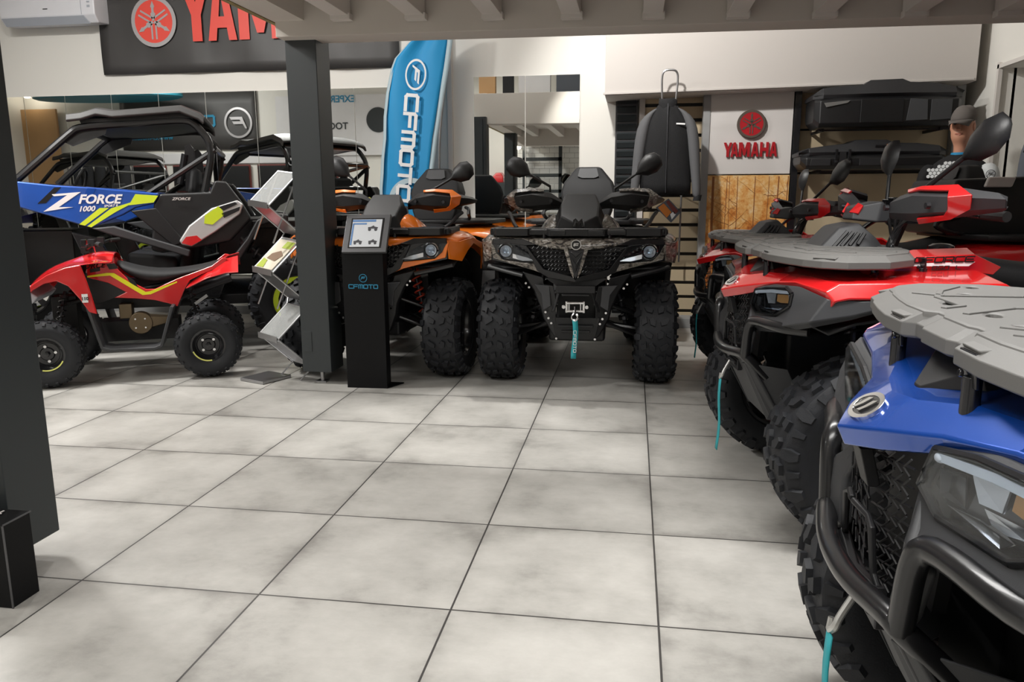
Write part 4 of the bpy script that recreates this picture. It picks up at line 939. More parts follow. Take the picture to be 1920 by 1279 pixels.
# ================================================================== children's red quad
def kids_quad():
    r = empty('kids_quad_bike', (-2.476, 3.014, 0), A(207), "small red children's quad bike with a yellow zigzag stripe and black seat", 'quad bike')
    for x in (-.0, .955):
        for s_ in (1, -1): wheel('kid', (x, (.38-.02)*s_, .222), s_, r)
    def ff(mb): mb.prism([(1.07, .34, .59), (1.0, .35, .665), (.911, .355, .722), (.81, .355, .762), (.72, .35, .778), (.70, .345, .70), (.675, .34, .58), (.655, .335, .455), (.70, .335, .47), (.745, .345, .56), (.80, .355, .645), (.86, .36, .68), (.93, .36, .665), (1.0, .355, .625), (1.05, .345, .565)], (0, .018, 0))
    mirrored(ff, 'fender_side', 'red_paint', r, bevel=.008, seg=3)
    rows = []
    for x, z in ((1.10, .56), (1.065, .60), (1.0, .668), (.911, .728), (.81, .768), (.72, .785), (.64, .79), (.56, .78)):
        w_ = .36 if x > .70 else (.30 if x > .6 else .2); k = .0 if x > .75 else .02
        rows.append([(x+.03*(x > .9), 0, z+.03+k), (x+.02*(x > .9), .09, z+.03+k), (x, .16, z+.005), (x, w_*.8, z), (x, w_, z-.005)])
    mb = MB().grid(rows).mir(); mb.build('front_fender', 'red_paint', r, solid=.008, smooth=60, subsurf=1)
    body = [(.72, .782), (.574, .784), (.53, .72), (.46, .64), (.376, .59), (.32, .59), (.177, .655), (-.047, .735), (-.12, .79), (-.15, .785), (-.131, .735), (.02, .68), (.10, .64), (.14, .57), (.19, .462), (.24, .485), (.329, .513), (.45, .53), (.575, .54), (.50, .575), (.60, .64), (.72, .68)]
    def sd(mb): mb.prism([(x, .17+.03*max(0, (.3-x)), z) for x, z in body], (0, .025, 0))
    mirrored(sd, 'side_panel', 'red_paint', r, bevel=.006)
    def bp(mb): mb.prism([(x, .165, z) for x, z in [(.735, .69), (.60, .645), (.49, .575), (.58, .535), (.68, .50), (.72, .58)]], (0, .024, 0))
    mirrored(bp, 'lower_cover', 'black_plastic', r, bevel=.004)
    def yl(mb): mb.prism([(x, .197, z) for x, z in [(.72, .692), (.60, .708), (.56, .705), (.38, .572), (.355, .575), (.18, .637), (.18, .628), (.35, .555), (.40, .552), (.585, .69), (.72, .682)]], (0, .002, 0))
    mirrored(yl, 'yellow_stripe', 'yellow', r)
    def bb(mb): mb.prism([(x, .197, z) for x, z in [(.60, .765), (.55, .77), (.53, .735), (.585, .73)]], (0, .002, 0)).prism([(x, .197, z) for x, z in [(.70, .735), (.64, .745), (.64, .722), (.70, .712)]], (0, .002, 0)).prism([(x, .197, z) for x, z in [(.50, .70), (.44, .65), (.42, .60), (.46, .62)]], (0, .0015, 0))
    mirrored(bb, 'black_decal', 'decal_black', r)
    text('CFORCE', .05, frame((.70, .205, .755), (-1, 0, .0), (.2, 1, .35)), 'decal_black', 'lettering', r, .001, .3)
    B('number_sticker', (.712, .372, .565), (.035, .003, .055), 'white_decal', r)
    text('110', .028, frame((.712, .3745, .562), (-1, 0, 0), (0, 1, 0)), 'decal_black', 'sticker_print', r, .001)
    rings = []
    for x, z0, z1, w_ in ((.57, .76, .785, .08), (.52, .70, .765, .13), (.44, .64, .735, .16), (.33, .60, .712, .17), (.18, .64, .712, .17), (.02, .70, .735, .16), (-.06, .735, .758, .14), (-.11, .76, .772, .09)):
        rings.append([(x, -w_, z0), (x, -w_, z1-.03), (x, -w_*.7, z1), (x, w_*.7, z1), (x, w_, z1-.03), (x, w_, z0)])
    MB().loft(rings).build('seat', 'vinyl', r, subsurf=1, smooth=60)
    mb = MB().grid([[(.10, .16, .62), (-.02, .17, .70), (-.14, .17, .78), (-.22, .17, .80)], [(.12, .30, .60), (-.02, .36, .67), (-.14, .36, .70), (-.22, .34, .70)]]).mir(); mb.build('rear_fender', 'red_paint', r, solid=.008, bevel=.003)
    mb = MB().loft([[(.72, -.12, .70), (.72, .12, .70), (.70, .08, .80), (.70, -.08, .80)], [(.56, -.13, .68), (.56, .13, .68), (.57, .08, .80), (.57, -.08, .80)]]); mb.build('tank_cover', 'red_paint', r, bevel=.02)
    hb = MB().curve([(.60, -.32, .90), (.66, -.18, .90), (.73, -.08, .86), (.74, 0, .84), (.73, .08, .86), (.66, .18, .90), (.60, .32, .90)], .010, 8).tube([(.84, 0, .50), (.74, 0, .84)], .016).box((.745, 0, .85), (.05, .12, .04)).build('handlebar', 'tube_black', r)
    for s_ in (1, -1):
        MB().tube([(.635, .225*s_, .90), (.595, .335*s_, .90)], .015, 10).build('grip', 'rubber_grip', hb)
        MB().box((.68, .16*s_, .905), (.04, .06, .045)).tube([(.69, .17*s_, .90), (.69, .30*s_, .89)], .005, 6).build('brake_lever', 'dark_steel', hb)
    MB().box((.735, .11, .90), (.03, .05, .05)).build('brake_reservoir', 'gloss_black', hb, bevel=.004)
    MB().disc((.72, .02, .90), .018, .03, 'z', 12).build('kill_switch', 'red_paint', hb)
    MB().curve([(.72, .02, .90), (.69, .05, .88), (.68, .06, .82), (.70, .05, .78)], .004, 6).build('lanyard', 'red_paint', hb)
    MB().box((1.06, 0, .58), (.10, .5, .06), (0, -.7, 0)).build('headlight', 'lamp_drl', r, bevel=.01)
    def ft(mb):
        mb.grid([[(.72, .17, .50), (.72, .35, .50)], [(.655, .17, .225), (.655, .36, .225)], [(.60, .17, .205), (.60, .365, .205)], [(.33, .17, .20), (.33, .365, .20)], [(.285, .17, .22), (.285, .36, .22)], [(.20, .17, .48), (.20, .34, .48)]])
    mirrored(ft, 'footwell', 'grey_plastic', r, solid=.022, bevel=.005)
    MB().box((.45, 0, .30), (.5, .2, .14)).box((.5, 0, .55), (.6, .12, .2)).box((.9, 0, .4), (.15, .14, .3)).tube([(.9, .08, .5), (.2, .08, .62), (-.1, .08, .68)], .015).tube([(.9, -.08, .5), (.2, -.08, .62), (-.1, -.08, .68)], .015).tube([(-.0, -.34, .222), (-.0, .34, .222)], .02).build('chassis', 'deep_black', r, bevel=.004)
    en = MB().disc((.43, .15, .36), .075, .07, 'y', 24).loft([[(.43, .12, .42), (.43, .12, .30), (.43, .18, .31), (.43, .18, .41)], [(.25, .12, .40), (.25, .12, .35), (.25, .17, .355), (.25, .17, .39)]]).box((.52, .10, .44), (.08, .1, .10)).build('engine', 'bronze', r, bevel=.006)
    mb = MB()
    for dx, dz in ((.03, .03), (-.03, .03), (.03, -.03), (-.03, -.03)): mb.disc((.43+dx, .187, .36+dz), .006, .01, 'y', 8)
    mb.build('engine_bolts', 'chrome', en)
    for s_ in (1, -1):
        mb = MB().tube([(.84, .10*s_, .33), (.95, .27*s_, .22)], .011).tube([(1.0, .10*s_, .33), (.96, .27*s_, .22)], .011).tube([(.92, .1*s_, .30), (.95, .3*s_, .25)], .008); mb.build('suspension_arm', 'tube_black', r)
        spring((.93, .22*s_, .28), (.88, .13*s_, .56), .024, .005, 8, 'tube_black', r)
    spring((.06, .06, .26), (.12, .06, .58), .026, .005, 8, 'tube_black', r)
    MB().tube([(.20, -.10, .50), (.05, -.16, .55), (-.15, -.16, .62)], .035, 12).build('muffler', 'dark_steel', r)
    MB().box((.04, .155, .50), (.10, .004, .02), (0, .6, 0)).build('reflector_strip', 'steel', r)
    return r
kids_quad()
# ================================================================== side-by-side buggies
mat('roof_grey', (.05, .048, .047), .5, bump=.3, bscale=500)
def ssv(loc, rz, label, panel, accent, name='side_by_side_buggy', decals=True, stripe='lime'):
    r = empty(name, loc, rz, label, 'buggy')
    X0, Y0 = -3.3, 4.3
    K = [(-5.4, -5.08), (-4.40, -4.08), (-4.10, -3.87), (-3.76, -3.62), (-3.18, -3.17), (-2.96, -2.98), (-2.76, -2.81), (-2.5, -2.585), (-2.24, -2.39), (-1.5, -1.65)]
    def RX(x):
        for (a, b), (c, d) in zip(K, K[1:]):
            if x <= c: return b+(d-b)*(x-a)/(c-a)
        return x-.15
    def W(mb, raw=False): mb.v = [((x if raw else RX(x))-X0, y-Y0, z) for x, y, z in mb.v]; return mb
    def both(fn, nm, mt, raw=False, **k):
        a = MB(); fn(a); W(a, raw).build(nm, mt, r, **k)
        b = MB(); fn(b); b.v = [(x, 2*Y0-y, z) for x, y, z in b.v]; W(b, raw).build(nm, mt, r, **k)
    ys = 3.6
    for x in (-2.21, -4.48):
        for s_ in (1, -1):
            wheel('ssv', (x-X0, -s_*.66, .385), -s_, r)
    # coloured flank
    def fl(mb): mb.prism([(x, ys, z) for x, z in [(-4.42, 1.315), (-4.1, 1.288), (-3.76, 1.272), (-3.18, 1.228), (-3.24, 1.15), (-3.4, 1.12), (-3.51, 1.07), (-3.8, .978), (-4.09, 1.05), (-4.42, 1.13)]], (0, .04, 0))
    both(fl, 'side_panel', panel, bevel=.012)
    if decals:
        def P(pts, mt, nm, d=.002): MB.build(W(MB().prism([(x, ys-.001, z) for x, z in pts], (0, -d, 0))), nm, mt, r)
        P([(-3.39, 1.222), (-3.19, 1.21), (-3.235, 1.16), (-3.46, 1.14), (-3.58, 1.09), (-3.80, .982), (-3.835, .99), (-3.61, 1.12), (-3.44, 1.16)], stripe, 'lime_stripe')
        P([(-3.71, 1.122), (-3.63, 1.122), (-3.855, .995), (-3.905, 1.005)], stripe, 'lime_stripe')
        P([(-4.09, 1.27), (-4.03, 1.272), (-4.18, 1.16), (-4.26, 1.155)], 'gloss_black', 'dark_decal', .001)
        P([(-3.80, 1.265), (-3.72, 1.262), (-3.80, 1.17), (-3.87, 1.16)], 'blue_paint', 'dark_decal', .001)
        P([(-4.12, 1.222), (-3.86, 1.238), (-4.07, 1.130), (-3.94, 1.130), (-4.215, 1.098), (-3.985, 1.216), (-4.10, 1.208)], 'white_decal', 'letter_z')
        M = Matrix.Translation((-X0, -Y0, 0)) @ frame((-3.58, ys-.003, 1.183), (1, 0, .0), (0, -1, 0))
        text('FORCE', .09, M, 'white_decal', 'lettering', r, .003, .35, sx=1.0)
        M = Matrix.Translation((-X0, -Y0, 0)) @ frame((-3.67, ys-.003, 1.115), (1, 0, .03), (0, -1, 0)); text('1000', .052, M, 'white_decal', 'lettering', r, .0015, .35, sx=1.05)
        M = Matrix.Translation((-X0, -Y0, 0)) @ frame((-3.505, ys-.0035, 1.137), (1, 0, .05), (0, -1, 0)); text('SPORT R', .024, M, 'white_decal', 'lettering', r, .0005, .35, sx=1.0)
        M = Matrix.Translation((-X0, -Y0, 0)) @ frame((-3.02, ys-.013, 1.185), (1, 0, .0), (0, -1, 0)); text('ZFORCE', .028, M, 'sign_board', 'small_lettering', r, .0005, .3, sx=1.2)
    MB.build(W(MB().loft([[(-4.42, 3.62, 1.14), (-4.42, 4.98, 1.14), (-4.42, 4.9, 1.32), (-4.42, 3.7, 1.32)], [(-4.9, 3.75, 1.0), (-4.9, 4.85, 1.0), (-4.9, 4.75, 1.2), (-4.9, 3.85, 1.2)], [(-5.1, 3.9, .8), (-5.1, 4.7, .8), (-5.08, 4.6, .98), (-5.08, 4.0, .98)]])), 'hood', panel, r, bevel=.03)
    MB.build(W(MB().prism([(-4.42, 3.63, 1.13), (-3.8, 3.63, .97), (-3.8, 4.97, .97), (-4.42, 4.97, 1.13)], (0, 0, .02)).box((-4.35, 4.3, 1.25), (.3, 1.2, .1))), 'dashboard', 'black_plastic', r)
    # black mid body, rocker, floor
    both(lambda mb: mb.prism([(x, ys+.01, z) for x, z in [(-3.18, 1.225), (-2.77, 1.238), (-2.72, 1.325), (-2.63, 1.318), (-2.50, 1.15), (-2.42, 1.03), (-2.62, .86), (-3.0, .80), (-3.2, .78), (-3.3, .80), (-3.24, 1.15)]], (0, .12, 0)), 'rear_flank', 'black_plastic', bevel=.02)
    both(lambda mb: mb.prism([(x, ys-.02, z) for x, z in [(-3.80, .975), (-3.60, .990), (-3.30, .90), (-2.96, .80), (-2.98, .745), (-3.28, .835), (-3.64, .925)]], (0, .05, 0)), 'door_bar', 'grey_plastic', bevel=.012)
    both(lambda mb: mb.prism([(x, ys-.0, z) for x, z in [(-3.45, 1.10), (-3.22, 1.12), (-3.00, .86), (-3.1, .83)]], (0, .04, 0)), 'door_strut', 'black_plastic', bevel=.01)
    both(lambda mb: mb.prism([(x, ys-.04, z) for x, z in [(-3.20, .62), (-2.93, .665), (-2.62, .735), (-2.48, .88), (-2.37, 1.02), (-2.24, 1.075), (-2.10, 1.06), (-2.10, 1.0), (-2.24, 1.0), (-2.33, .98), (-2.45, .83), (-2.56, .70), (-2.93, .60), (-3.2, .56)]], (0, .30, 0)), 'rear_fender', 'black_plastic', bevel=.015)
    both(lambda mb: mb.prism([(x, ys+.03, z) for x, z in [(-3.75, .42), (-2.75, .42), (-2.6, .70), (-3.1, .60), (-3.6, .62), (-3.75, .9), (-4.0, .95)]], (0, .05, 0)), 'rocker_panel', 'gloss_black', bevel=.01)
    MB.build(W(MB().box((-3.3, 4.3, .40), (1.9, 1.25, .08)).box((-2.45, 4.3, .8), (.6, .8, .45)).box((-4.5, 4.3, .7), (.8, .55, .5)).box((-2.15, 4.3, .98), (.55, 1.1, .06)).box((-1.88, 4.3, .85), (.06, 1.05, .2))), 'chassis', 'deep_black', r, bevel=.01)
    for s_ in (1, -1):
        for x in (-2.21, -4.48):
            yy = s_*.66
            mb = MB().tube([(x-X0+.15, yy*.35, .45), (x-X0, yy*.85, .36)], .02).tube([(x-X0-.15, yy*.35, .45), (x-X0, yy*.85, .36)], .02).tube([(x-X0, yy*.35, .6), (x-X0, yy*.85, .48)], .018); mb.build('suspension_arm', 'tube_black', r)
        spring((-2.28-X0, s_*.64, .52), (-2.60-X0, s_*.60, .86), .045, .010, 8, 'dark_steel', r)
        spring((-4.40-X0, s_*.52, .45), (-4.30-X0, s_*.40, .95), .045, .010, 8, 'dark_steel', r)
    # quarter scoop: silver with coloured ends
    def sc(mb): mb.prism([(x, ys-.02, z) for x, z in [(-3.05, .87), (-2.96, .985), (-2.76, 1.115), (-2.54, 1.175), (-2.49, 1.14), (-2.52, 1.07), (-2.74, .935), (-2.95, .825), (-3.03, .84)]], (0, .06, 0))
    both(sc, 'air_intake', 'silver_paint', bevel=.012)
    if decals:
        def P2(pts, mt, nm, d=.003): MB.build(W(MB().prism([(x, ys-.021, z) for x, z in pts], (0, -d, 0))), nm, mt, r)
        P2([(-2.82, 1.06), (-2.70, 1.13), (-2.67, 1.10), (-2.66, 1.06), (-2.76, .99), (-2.83, 1.0)], stripe, 'lime_patch')
        P2([(-3.03, .855), (-2.95, .833), (-2.86, .875), (-2.90, .91), (-2.99, .90)], 'red_paint', 'red_patch')
        P2([(-2.70, 1.125), (-2.56, 1.16), (-2.54, 1.145), (-2.66, 1.095)], 'deep_black', 'intake_slot')
        P2([(-2.68, 1.075), (-2.52, 1.125), (-2.53, 1.095), (-2.66, 1.04)], 'deep_black', 'intake_slot')
    # cage
    def cage(mb):
        mb.curve([(-4.14, 3.70, 1.31), (-3.76, 3.72, 1.655), (-3.69, 3.73, 1.71), (-3.3, 3.74, 1.745), (-2.99, 3.74, 1.775), (-2.90, 3.73, 1.76), (-2.77, 3.71, 1.585), (-2.86, 3.69, 1.22)], .028, 10)
        mb.tube([(-3.27, 3.73, 1.22), (-2.76, 3.71, 1.555)], .024, 8)
    both(cage, 'roll_cage_side', 'tube_black', raw=True)
    for x, z in ((-3.70, 1.70), (-2.92, 1.765), (-2.77, 1.57), (-2.84, 1.30)): W(MB().tube([(x, 3.72, z), (x, 4.88, z)], .024, 8), True).build('cage_cross_bar', 'tube_black', r)
    W(MB().tube([(-2.77, 3.74, 1.56), (-2.84, 4.86, 1.3)], .02, 8), True).build('cage_brace', 'tube_black', r)
    both(lambda mb: mb.prism([(-3.80, 3.72, 1.60), (-3.66, 3.74, 1.70), (-3.50, 3.74, 1.72), (-3.52, 3.74, 1.66), (-3.74, 3.72, 1.57)], (0, .012, 0)), 'cage_gusset', 'black_plastic', raw=True)
    prof = [(-3.76, 1.800), (-3.66, 1.815), (-3.56, 1.850), (-3.45, 1.835), (-2.99, 1.885), (-2.86, 1.835), (-2.82, 1.80)]
    rows = []
    for x, z in prof:
        rows.append([(x, 3.66, z-.055), (x, 3.68, z-.008), (x, 3.85, z+.012), (x, 4.3, z+.016), (x, 4.75, z+.012), (x, 4.92, z-.008), (x, 4.94, z-.055)])
    W(MB().grid(rows), True).build('roof', 'roof_grey', r, solid=.03, bevel=.01, smooth=25)
    W(MB().prism([(-3.68, 3.72, 1.76), (-3.3, 3.72, 1.79), (-2.95, 3.72, 1.83), (-2.90, 3.72, 1.78), (-3.3, 3.72, 1.72), (-3.66, 3.72, 1.70)], (0, 1.16, 0)), True).build('roof_liner', 'deep_black', r)
    # seats, wheel, rear shock towers
    for y in (3.98, 4.62):
        mb = MB().loft([[(-3.55, y-.24, .62), (-3.55, y+.24, .62), (-3.55, y+.22, .78), (-3.55, y-.22, .78)], [(-3.1, y-.24, .6), (-3.1, y+.24, .6), (-3.1, y+.22, .74), (-3.1, y-.22, .74)]]).loft([[(-3.10, y-.24, .62), (-3.10, y+.24, .62), (-2.98, y+.22, .62), (-2.98, y-.22, .62)], [(-2.98, y-.25, 1.15), (-2.98, y+.25, 1.15), (-2.88, y+.22, 1.15), (-2.88, y-.22, 1.15)], [(-2.94, y-.14, 1.42), (-2.94, y+.14, 1.42), (-2.86, y+.12, 1.42), (-2.86, y-.12, 1.42)]])
        MB.build(W(mb), 'seat', 'vinyl' if accent is None else accent, r, bevel=.04, seg=3)
    ring = [( -3.98+.16*math.cos(a)*.45, 3.98+.16*math.sin(a), 1.27+.16*math.cos(a)*.89) for a in [i*2*PI/20 for i in range(20)]]
    sw = MB().tube(ring, .014, 8, True).tube([(-3.98, 3.98, 1.27), (-4.2, 3.98, 1.2)], .02).box((-3.98, 3.98, 1.27), (.03, .2, .03)); MB.build(W(sw), 'steering_wheel', 'rubber_grip', r)
    for y in (3.9, 4.6): MB.build(W(MB().prism([(-3.00, y, 1.24), (-2.88, y, 1.24), (-2.90, y, 1.57), (-2.93, y, 1.61), (-2.98, y, 1.59)], (0, .03, 0)).tube([(-3.04, y, 1.3), (-2.98, y, 1.53)], .03, 8)), 'shock_tower', 'dark_steel', r, bevel=.004)
    return r
ssv((-3.42-.02, 3.93, 0), A(26), 'blue and lime side-by-side buggy with a black roll cage and roof', 'blue_panel', None)
ssv((-7.4, 1.9, 0), A(4), 'violet side-by-side buggy seen only in the left wall mirrors', 'violet_paint', None, decals=False)
# ================================================================== displays and fittings
def loft_profile(pts, y0, y1): return pts
BLOCK = {'Y': [[(0, 1), (.3, 1), (.5, .62), (.7, 1), (1, 1), (.65, .42), (.65, 0), (.35, 0), (.35, .42)]],
         'A': [[(0, 0), (.34, 1), (.66, 1), (1, 0), (.72, 0), (.665, .2), (.335, .2), (.28, 0)], [(.40, .38), (.60, .38), (.5, .76)]],
         'M': [[(0, 0), (0, 1), (.3, 1), (.5, .46), (.7, 1), (1, 1), (1, 0), (.76, 0), (.76, .60), (.58, .10), (.42, .10), (.24, .60), (.24, 0)]],
         'H': [[(0, 0), (0, 1), (.29, 1), (.29, .62), (.71, .62), (.71, 1), (1, 1), (1, 0), (.71, 0), (.71, .38), (.29, .38), (.29, 0)]]}
def brand_text(k, M, ext, mt, name, parent):
    # bold condensed letters; k scales a .58 m tall word whose first letter starts at x = 0
    for ch, x, w_ in (('Y', 0, .34), ('A', .285, .30), ('M', .61, .44), ('A', 1.10, .30), ('H', 1.45, .34), ('A', 1.83, .30)):
        me = curve_mesh([[((x+a*w_)*k, b*.58*k) for a, b in lp] for lp in BLOCK[ch]], ext, 0, M, name)
        me.materials.clear(); me.materials.append(MT[mt]); link(name, me, parent, smooth=0)
# --- banner on the back wall
def rows_banner():
    r = empty('wall_banner', (-3.27, 5.39, 2.42), 0, 'large black wall banner with a red and silver tuning fork emblem and red letters', 'banner')
    o = (-3.27, 5.39, 2.42)
    rows = []
    for j in range(9):
        z = 2.42+.75*j/8
        rows.append([(-4.83+3.10*i/30, 5.375-.012*math.sin(i*.8+j*.5)*(1-j/9)-.004*math.sin(i*2.1), z-(.012*(i/30) if j == 0 else 0)) for i in range(31)])
    MB().grid(rows).build('banner_sheet', 'banner_dark', r, solid=.003, smooth=80, off=o)
    c = empty('x', (0, 0, 0)); bpy.data.objects.remove(c)
    M = Matrix.Translation(-V(o)) @ frame((-4.22, 5.352, 2.905), (1, 0, 0), (0, -1, 0))
    fork_emblem(.24, M, 'banner_red', 'emblem_silver', 'emblem_ring', r)
    brand_text(1.0, Matrix.Translation(-V(o)) @ frame((-3.935, 5.352, 2.705), (1, 0, 0), (0, -1, 0)), .001, 'banner_red', 'banner_letter', r)
rows_banner()
# --- air conditioner
def ac():
    o = (-5.2, 5.2, 2.9)
    r = empty('air_conditioner', o, 0, 'white wall-mounted air conditioner in the top left corner', 'air conditioner')
    x0, x1 = -5.76, -4.72
    rg = lambda x: [(x, 5.40, 2.90), (x, 5.22, 2.885), (x, 5.17, 2.955), (x, 5.17, 3.14), (x, 5.22, 3.18), (x, 5.40, 3.18)]
    MB().loft([rg(x0), rg(x1)]).build('housing', 'ac_white', r, bevel=.012, seg=3, off=o)
    MB().prism([(x0+.03, 5.218, 2.88), (x1-.08, 5.218, 2.88), (x1-.12, 5.172, 2.95), (x0+.02, 5.172, 2.95)], (0, -.008, -.004)).build('air_flap', 'ac_grey', r, bevel=.004, off=o)
    B('panel_seam', (x1-.14, 5.168, 3.05), (.004, .004, .19), 'ac_grey', r, off=o)
    B('nameplate', (-5.25, 5.168, 3.02), (.05, .003, .008), 'dark_steel', r, off=o)
    MB().box((x1-.06, 5.168, 3.07), (.03, .003, .015)).box((x1-.06, 5.168, 3.03), (.03, .003, .02)).build('display', 'ac_grey', r, off=o)
ac()
# --- feather flag
def flag():
    o = (-1.18, 4.78, 0)
    r = empty('feather_flag', o, 0, 'tall blue feather flag with white upright lettering, left of the trim duct', 'flag')
    Lf = [(.62, -1.55, -1.20), (.95, -1.745, -1.36), (1.27, -1.74, -1.335), (1.40, -1.725, -1.305), (1.53, -1.715, -1.285), (1.70, -1.69, -1.26), (1.89, -1.68, -1.222), (2.09, -1.65, -1.185), (2.29, -1.60, -1.145), (2.38, -1.56, -1.13), (2.50, -1.44, -1.11), (2.60, -1.30, -1.105), (2.66, -1.17, -1.10)]
    rows = []
    for z, a, b in Lf: rows.append([(a+(b-a)*t, 4.75-.02*math.sin(t*9+z*3)*(1-t*.5), z) for t in [i/14 for i in range(15)]])
    MB().grid(rows).build('flag_cloth', 'flag_blue', r, solid=.002, smooth=80, off=o)
    MB().grid([[(b-.0, 4.746, z), (b+.045, 4.75, z+.0)] for z, a, b in Lf]).build('pole_sleeve', 'flag_edge', r, solid=.003, smooth=80, off=o)
    MB().grid([[(a-.022, 4.752, z), (a+.01, 4.735, z)] for z, a, b in Lf[1:]]).build('flag_hem', 'flag_edge', r, solid=.002, smooth=80, off=o)
    MB().curve([(-1.10, 4.76, .08), (-1.20, 4.76, 1.0), (-1.21, 4.76, 1.7), (-1.10, 4.76, 2.4), (-1.06, 4.76, 2.66)], .011, 8).build('flag_pole', 'steel', r, off=o)
    MB().box((-1.10, 4.76, .03), (.45, .04, .04)).box((-1.10, 4.76, .03), (.04, .45, .04)).build('flag_base', 'dark_steel', r, off=o)
    # white emblem and letters running downwards
    M = Matrix.Translation(-V(o)) @ frame((-1.39, 4.722, 2.235), (-.13, 0, -1), (0, -1, 0))
    logo_f(.13, M @ Matrix.Diagonal((1, .72, 1, 1)), 'white_decal', 'flag_emblem', r)
    s_ = 'CFMOTO'; z = 2.00
    for i, ch in enumerate(s_):
        t = 2.285-z; x = -1.395-.13*t
        M = Matrix.Translation(-V(o)) @ frame((x, 4.715, z), (-.10, 0, -1), (0, -1, 0)); wide_text(ch, .105, M, 'white_decal', 'flag_letter', r, .28, 1.2, .3); z -= .155
    me = curve_mesh([oval(0, 0, .21, .21, 40), oval(0, 0, .165, .165, 40)], .001, 0, Matrix.Translation(-V(o)) @ frame((-1.46, 4.721, 1.15), (1, 0, 0), (0, -1, 0)), 'flag_ring'); me.materials.append(MT['flag_edge']); link('flag_ring', me, r, smooth=0)
flag()
o_ = bpy.data.objects['feather_flag']; c_ = V((.50005, -2.00671, 1.19109)); k_ = 1.045
o_.location = c_+(o_.location-c_)*k_; o_.scale = (k_,)*3
for q in o_.children:
    if q.name.startswith('flag_base'): q.location.z += .045
# --- info kiosk
def kiosk():
    r = empty('info_kiosk', (-1.14, 2.52, 0), A(1.5), 'black metal info kiosk with a tilted screen in front of the orange quad bike', 'kiosk')
    MB().box((0, 0, .43), (.262, .012, .86)).box((.125, .04, .43), (.012, .08, .86)).box((-.125, .04, .43), (.012, .08, .86)).build('stand_panel', 'kiosk_black', r, bevel=.003)
    MB().prism([(.131, -.005, 0), (.20, .14, 0), (-.08, .16, 0), (-.131, -.005, 0)], (0, 0, .008)).build('base_plate', 'kiosk_black', r, bevel=.001)
    M = frame((.018, .035, .975), (1, 0, 0), (-.03, -.92, .55))
    # wedge head following the tilt
    hd = MB().box((0, 0, -.012), (.285, .262, .024)).xf(M).build('screen_housing', 'kiosk_grey', r, bevel=.004)
    MB().box((.0, 0, .001), (.21, .205, .003)).xf(M).build('screen_bezel', 'gloss_black', hd)
    MB().box((0, -.002, .003), (.19, .19, .002)).xf(M).build('screen', 'screen_white', hd)
    MB().box((-.02, .083, .0045), (.15, .014, .001)).box((-.045, .062, .0045), (.085, .010, .001)).box((-.088, -.01, .0045), (.010, .15, .001)).build('tmp', 'screen_blue') and None
    t = bpy.data.objects['tmp']; t.data.transform(M); t.parent = hd; t.name = 'screen_banner'
    for cx, cy, k in ((.04, .03, 1.1), (-.045, -.065, .95), (.05, -.065, .95)):
        mb = MB()
        for dx in (-.018, .018): mb.disc((cx+dx*k, cy-.008*k, .0045), .009*k, .001, 'z', 12)
        mb.prism([(cx-.028*k, cy-.002, .004), (cx+.026*k, cy-.002, .004), (cx+.03*k, cy+.006, .004), (cx+.008*k, cy+.012, .004), (cx+.004*k, cy+.02, .004), (cx-.012*k, cy+.01, .004), (cx-.028*k, cy+.008, .004)], (0, 0, .0012))
        mb.xf(M).build('screen_picture', 'dark_steel', hd, smooth=0)
    logo_f(.026, frame((-.0, -.0075, .70), (1, 0, 0), (0, -1, 0)), 'logo_teal', 'kiosk_emblem', r)
    wide_text('CFMOTO', .022, frame((-.0, -.0075, .648), (1, 0, 0), (0, -1, 0)), 'logo_teal', 'kiosk_lettering', r, .24, 1.15, .3)
kiosk()
# --- second kiosk foot at the lower left edge
def foot():
    r = empty('kiosk_foot', (-1.42, -.13, 0), 0, 'low black metal box standing by the near grey column', 'display stand')
    mb = MB().loft([[(-.20, -.055, 0), (.138, -.055, 0), (.138, .05, 0), (-.20, .05, 0)], [(-.20, -.055, .255), (.138, -.055, .258), (.138, .05, .264), (-.20, .05, .264)]]); mb.build('body', 'kiosk_black', r, bevel=.002)
    MB().box((.139, -.055, .13), (.004, .004, .258)).box((.139, -.0, .261), (.004, .106, .004)).build('edge_strip', 'kiosk_grey', r)
    for t_, y in (('EXPERIENCE', .012), ('TOGETHER', -.022)): text(t_, .030, frame((-.02 if t_[0] == 'E' else .0, y*-1, .2665 if y < 0 else .2665), (-1, 0, 0), (0, 0, 1)), 'sign_board', 'lettering', r, .001)
foot()
